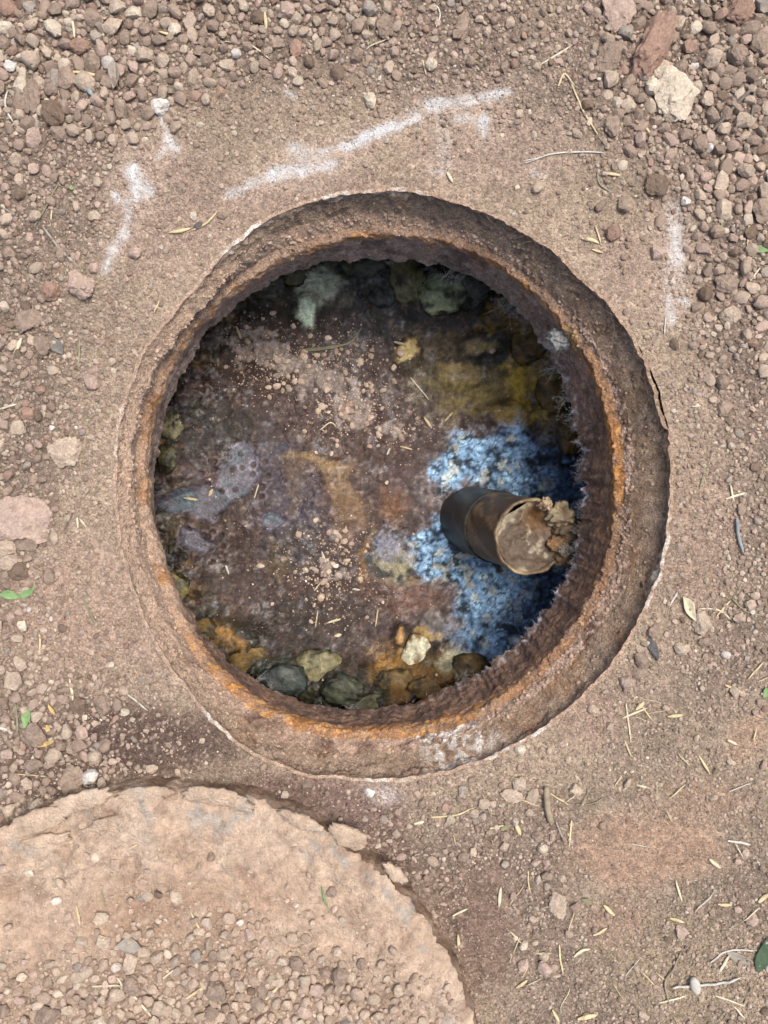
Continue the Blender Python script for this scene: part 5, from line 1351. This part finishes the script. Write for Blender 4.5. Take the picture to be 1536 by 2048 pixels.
    ("straw", [(1032, 1975), (1054, 1958)], 6, 'straw', "short straw right of the cover near the bottom", 'g', .4),
    ("straw", [(905, 1830), (935, 1812)], 4.5, 'pale straw', "pale straw beside the cover's right edge", 'g', .3),
    ("straw", [(915, 1865), (918, 1900)], 6, 'straw', "upright husk beside the cover's right edge", 'g', .4),
    ("straw", [(1420, 1925), (1450, 1902), (1510, 1898)], 4, 'whitish', "long whitish stem above the pod at lower right", 'g', 0),
    ("straw", [(1436, 1945), (1458, 1908)], 6, 'pale straw', "slanted pale blade left of the grey leaf at lower right", 'g', .3),
    ("straw", [(1430, 1990), (1490, 2012)], 4, 'pale straw', "pale stem under the pod at lower right", 'g', 0),
    ("straw", [(1318, 2005), (1372, 1990)], 4, 'pale straw', "pale stem left under the pod at lower right", 'g', 0),
    ("straw", [(340, 467), (360, 464), (384, 458)], 6.5, 'straw', "yellow husk lying left of the forked straw above the collar", 'g', .6),
    ("straw", [(386, 462), (415, 446), (436, 424)], 4.5, 'straw', "forked yellow straw above the collar's left shoulder", 'g', .3),
    ("straw", [(1162, 478), (1182, 481), (1197, 488)], 6.5, 'straw', "pale husk in the pair above the collar's right shoulder", 'g', .6),
    ("straw", [(1190, 452), (1196, 470), (1201, 488)], 3.6, 'straw', "upright straw crossing the pale husk at right shoulder", 'g', .2),
    ("straw", [(1183, 500), (1206, 506)], 4.5, 'straw', "short straw under the pale husk at right shoulder", 'g', .4),
    ("straw", [(1208, 350), (1240, 353)], 6, 'straw', "short yellow husk below the thin whitish stalk", 'g', .4),
    ("straw", [(1194, 338), (1198, 368), (1226, 388)], 3.2, 'grey', "curled grey tendril left of the short yellow husk", 'g', 0),
    ("straw", [(894, 347), (905, 366)], 6, 'pale straw', "short pale straw above the collar's top", 'g', .4),
    ("straw", [(1276, 252), (1290, 258), (1302, 276)], 5, 'straw', "bent straw left of the crumbly dark clod", 'g', .2),
    ("straw", [(1360, 138), (1358, 110)], 3, 'pale straw', "thin straw above the broad cream rock", 'g', 0),
    ("grass_blade", [(1444, 452), (1445, 425), (1452, 404)], 4.5, 'green', "green grass blade near the right edge", 'g', .2),
    ("straw", [(1497, 440), (1494, 494)], 4, 'straw', "upright straw left of the green leaf at right edge", 'g', .2),
    ("straw", [(1330, 634), (1328, 669)], 3, 'whitish', "tiny whitish straw under the right chalk smears", 'g', .2),
    ("straw", [(1518, 376), (1536, 408)], 4, 'whitish', "white stem at the right edge below the crossed twigs", 'g', .2),
    ("straw", [(1500, 562), (1520, 535)], 3, 'pale straw', "thin pale straw at the right edge by the tan pebble", 'g', .2),
    ("straw", [(1450, 998), (1492, 985)], 5, 'pale straw', "pale straw above the bluish grey stick", 'g', .2),
    ("straw", [(1460, 970), (1466, 1000)], 4.5, 'pale straw', "upright pale straw crossing the one above the bluish stick", 'g', .2),
    ("straw", [(1400, 975), (1410, 938)], 3, 'olive', "thin dark stem right of the collar", 'g', 0),
    ("straw", [(1382, 814), (1400, 812)], 3.2, 'whitish', "tiny white straw right of the dark gap", 'g', .2),
    # on the cover
    ("straw", [(382, 1820), (394, 1842), (408, 1868)], 4.5, 'straw', "slanted straw in the middle of the cover", 'lid', .2),
    ("straw", [(155, 1807), (160, 1828), (164, 1845)], 5, 'straw', "upright straw on the cover's left part", 'lid', .4),
    ("grass_blade", [(645, 1767), (648, 1792), (656, 1816)], 4.5, 'green', "green sprig lying on the cover's right part", 'lid', .2),
    ("straw", [(235, 1952), (262, 1982), (316, 2042)], 5, 'pale straw', "long pale green stem on the cover reaching the bottom edge", 'lid', .1),
    ("straw", [(185, 1972), (214, 1970), (246, 1966)], 4.5, 'pale straw', "level pale straw crossing the long green stem", 'lid', .1),
    ("straw", [(372, 1995), (400, 1978), (428, 1960)], 6, 'straw', "straw husk lying against the biggest clod on the cover", 'lid', .4),
    ("straw", [(530, 2002), (557, 1974)], 6, 'straw', "slanted straw right of the biggest clod on the cover", 'lid', .3),
    ("straw", [(314, 1964), (358, 1932)], 3.6, 'pale straw', "thin straw above the biggest clod on the cover", 'lid', .1),
    ("straw", [(264, 1690), (280, 1682)], 3, 'straw', "tiny straw high on the cover", 'lid', .2),
    ("straw", [(706, 2000), (712, 2025)], 4, 'straw', "upright straw near the cover's right rim", 'lid', .3),
    ("straw", [(202, 1776), (212, 1814)], 3, 'olive', "thin stem left of the tan stone mid cover", 'lid', 0),
    # in the pit
    ("straw", [(600, 703), (660, 698), (700, 686), (724, 658)], 3.4, 'olive', "longer of the paired olive stems lying in the pit", 'pit', 0),
    ("straw", [(600, 700), (650, 696), (696, 690)], 3.0, 'olive', "shorter of the paired olive stems lying in the pit", 'pit', 0),
    ("straw", [(820, 755), (840, 778), (858, 800)], 3, 'pale straw', "thin straw on the scum right of the dusty patch", 'pit', 0),
    ("straw", [(848, 834), (864, 857)], 5.5, 'straw', "yellow husk on the scum above the blue crust", 'pit', .5),
    ("straw", [(890, 842), (906, 824)], 3.4, 'straw', "slanted straw on the scum at the blue crust's top", 'pit', .3),
    ("straw", [(788, 688), (810, 697)], 5, 'pale straw', "pale husk on the yellowish lump in the pit", 'pit', .5),
    ("straw", [(474, 655), (484, 680)], 5, 'straw', "yellow husk near the pit's upper left edge", 'pit', .5),
    ("straw", [(368, 996), (396, 1000)], 5, 'straw', "straw floating on the filmy puddle, level one", 'pit', .5),
    ("straw", [(418, 992), (425, 978)], 5.5, 'straw', "straw floating on the filmy puddle, upright one", 'pit', .5),
    ("straw", [(510, 996), (518, 968)], 2.6, 'pale straw', "thin straw right of the filmy puddle", 'pit', 0),
    ("straw", [(643, 1102), (652, 1126)], 4, 'whitish', "white sliver above the crumb heap in the pit", 'pit', .3),
    ("straw", [(628, 1182), (648, 1156)], 2.8, 'pale straw', "thin slanted straw below the crumb heap in the pit", 'pit', 0),
    ("straw", [(452, 1130), (459, 1148)], 4, 'whitish', "tiny white straw in the pit's lower left", 'pit', .3),
    ("straw", [(656, 1244), (682, 1237)], 4.5, 'pale straw', "pale curved straw on dark scum at the pit's bottom", 'pit', .4),
    ("straw", [(670, 1270), (684, 1267)], 7, 'pale straw', "white seed on dark scum at the pit's bottom", 'pit', .5),
    ("straw", [(751, 1253), (756, 1218)], 2.8, 'straw', "thin upright straw left of the cream stone in the pit", 'pit', 0),
    ("straw", [(632, 1252), (636, 1220)], 2.6, 'straw', "thin upright straw at the pit's bottom middle", 'pit', 0),
    ("straw", [(705, 1178), (720, 1180)], 4, 'whitish', "short white straw right of the crumb heap in the pit", 'pit', .3),
    ("straw", [(640, 860), (660, 845), (672, 852)], 2.6, 'pale straw', "wispy straw below the dusty patch in the pit", 'pit', 0),
    ("straw", [(774, 910), (780, 896)], 3.5, 'whitish', "white sliver near the middle of the scum", 'pit', .3),
    ("straw", [(800, 893), (825, 899)], 3, 'straw', "little straw left of the blue crust's top", 'pit', .2),
    # on the ledge
    ("straw", [(300, 724), (318, 712), (337, 704)], 6, 'straw', "yellow husk lying on the collar's left ledge", 'ledge', .5),
]
for nm, pts, w, colr, lab, where, belly in STEMS:
    cat = {"straw": "straw", "twig": "twig", "stick": "stick", "seed_pod": "pod", "grass_blade": "grass"}[nm]
    stem(nm, pts, w, colr, lab, cat, where, "straws and stems strewn about", belly, flat=.9 if nm in ("stick", "twig") else .5)

# more straws, strewn mostly over the lower right
STRM = []
for k in range(8):
    bl = random.uniform(-.25, .25)
    pts = np.array([[t, bl * math.sin(t * math.pi) , .02 * math.sin(t * 3.0 + k)] for t in np.linspace(-.5, .5, 9)])
    STRM.append(stem_mesh("straw", pts, [.035, .045, .065, .09, .04, .055, .10, .032][k], .5, belly=[0, .2, .4, .6, .1, .3, .6, 0][k]))
STRC = {}
srs = np.random.default_rng(61); cnt = 0; tries = 0
while cnt < 62 and tries < 9000:
    tries += 1
    if srs.random() < .78: x, y = srs.uniform(960, 1536), srs.uniform(1300, 2048)
    else: x, y = srs.uniform(0, 1536), srs.uniform(0, 2048)
    if not on_ground_ok(x, y, 10) or (caked(x, y) and srs.random() < .85): continue
    if x > 960 and y > 1300 and srs.random() > .35 + .65 * (y - 1300) / 750: continue
    mi = int(srs.integers(0, 8)); c = ['straw', 'pale straw', 'olive', 'whitish'][srs.choice(4, p=[.45, .3, .15, .1])]
    if (mi, c) not in STRC:
        me = STRM[mi].copy(); me.materials.append(M['s_' + c]); STRC[(mi, c)] = me
    o = bpy.data.objects.new("straw", STRC[(mi, c)]); C.objects.link(o)
    Ls = srs.uniform(16, 50) * MPP * (.6 if mi in (3, 6) else 1)
    gxp, gyp, gz = surf_z(x, y, 'g')
    o.location = (gxp, gyp, gz + .0035); o.scale = (Ls, Ls, Ls); o.rotation_euler = (srs.uniform(-.2, .2), srs.uniform(-.12, .12), srs.uniform(0, 6.28))
    tag(o, None, "straw", "straws and stems strewn about")
    queue_label(o, {'straw': 'yellow', 'pale straw': 'cream', 'olive': 'olive', 'whitish': 'white'}[c] + (" husk" if mi in (3, 6) else " straw bit"), x, y, LANDMARKS)
    cnt += 1

def leaf(name, cx, cy, length, width, rot, colour, label, where='g', curl=.25, fold=.2, seed=1, cat="leaf", lift=.002):
    s = scale_at(where); nl, nw = 17, 9
    x, y, z = surf_z(cx, cy, where)
    u = np.linspace(-1, 1, nl)[:, None]; w_ = np.linspace(-1, 1, nw)[None]
    half = np.clip((1 - np.abs(u) ** 1.8), .02, 1) * (1 + .15 * np.sin(u * 2 + seed))
    lx_ = u * length * s * .5 + 0 * w_; ly_ = half * w_ * width * s * .5 + .12 * width * s * np.sin(u * 2.3 + seed)
    lz_ = fold * np.abs(w_) * half * width * s * .5 + curl * (u ** 2) * length * s * .18 + .0016 * fbm(lx_ * 1, ly_, 60, 2, seed)
    top = np.stack([lx_, ly_, lz_ + .0004], -1).reshape(-1, 3); bot = np.stack([lx_, ly_, lz_ - .0004], -1).reshape(-1, 3)
    idx = np.arange(nl * nw).reshape(nl, nw)
    q = np.stack([idx[:-1, :-1], idx[1:, :-1], idx[1:, 1:], idx[:-1, 1:]], -1).reshape(-1, 4)
    ring_ = np.concatenate([idx[0, :], idx[1:, -1], idx[-1, -2::-1], idx[-2:0:-1, 0]]); r2 = np.roll(ring_, -1); N = nl * nw
    sidef = np.stack([ring_, r2, r2 + N, ring_ + N], -1)
    me = np_mesh(name, np.vstack([top, bot]), np.vstack([q, q[:, ::-1] + N, sidef]))
    o = link(name, me, M['s_' + colour], None, (x, y, z + lift)); o.rotation_euler = (0, 0, math.radians(rot))
    return tag(o, label, cat, "leaves lying about")
leaf("leaf", 57, 1432, 48, 17, 75, 'green', "pointed green leaf beside the upright green stem at lower left", seed=1)
leaf("leaf", 24, 1190, 44, 16, -5, 'green', "crumpled green leaf, left half, by the left edge", seed=2, fold=.5)
leaf("leaf", 56, 1186, 40, 14, 40, 'green', "crumpled green leaf, right half, by the left edge", seed=3, fold=.5)
leaf("leaf", 92, 1486, 42, 11, 20, 'yellow', "yellow leaf lying against the smooth brown clod", seed=4)
leaf("leaf", 98, 1458, 20, 11, -70, 'yellow', "small yellow leaf above the longer yellow leaf", seed=5)
leaf("leaf", 106, 1418, 26, 8, -60, 'yellow', "orange yellow leaf sliver right of the pointed green leaf", seed=6)
leaf("leaf", 1518, 501, 44, 14, -6, 'green', "green leaf at the right edge", seed=7)
leaf("leaf", 1456, 432, 18, 12, 40, 'green', "bright green leaflet beside the grass blade", seed=8)
leaf("leaf", 1376, 1216, 56, 20, -58, 'pale straw', "curled dry leaf right of the collar", seed=9, curl=.9, fold=.6)
leaf("leaf", 1524, 1906, 74, 34, 80, 'dark green', "dark green leaf at the right edge near the bottom", seed=10)
leaf("leaf", 1478, 1914, 60, 22, -22, 'grey', "dry grey leaf left of the dark green leaf", seed=11, curl=.4)
leaf("leaf", 235, 160, 54, 24, 82, 'grey', "rolled grey leaf in the upper left gravel", seed=12, curl=.2, fold=1.1, lift=.007)
leaf("leaf", 108, 690, 56, 24, -48, 'slate', "slate grey leaf behind the round brown clod", seed=13, lift=.003)
leaf("leaf", 260, 1888, 54, 28, -6, 'grey', "grey leaf lying on the cover", where='lid', seed=14, lift=.004)
leaf("leaf", 145, 378, 9, 9, 0, 'green', "tiny green leaflet left of the chalk slab", seed=15)
leaf("leaf", 1010, 1650, 0.1 + 26, 9, 30, 'olive', "olive leaflet left of the wooden stick", seed=16)
leaf("leaf", 962, 1628, 20, 9, 40, 'slate', "slate leaflet left of the flat tan stone", seed=17)
leaf("leaf", 1530, 1385, 22, 16, 60, 'green', "small green leaf at the right edge, lower half", seed=18)
leaf("leaf", 1172, 1800, 24, 10, -30, 'olive', "olive leaf below the tall tan clod's right", seed=19)
# white stem with a pod at the lower right
pod = empty("pod_stem", tuple(surf_z(1387, 1966, 'g'))); tag(pod, "whitish stem with an oval pod at the lower right", "seed pod")
pl = surf_zv(catmull([(1344, 1975), (1377, 1971), (1440, 1964), (1480, 1950)], 18), 'g'); pl[:, 2] += .004
link("stem", stem_mesh("stem", pl - np.array(pod.location), 5 * MPP, .9), M['s_whitish'], pod)
v, f = rock_verts(3, 5, planes=0, bump=.05); link("pod", np_mesh("pod", v * np.array([10, 17, 9]) * MPP, f), M['s_whitish'], pod, (0, 0, .008)).rotation_euler = (0, 0, .25)

flush_labels()
scene.render.engine = 'CYCLES'
print("objects", len(bpy.data.objects), "tris", sum(len(m.loop_triangles) if m.loop_triangles else len(m.polygons) * 2 for m in bpy.data.meshes))
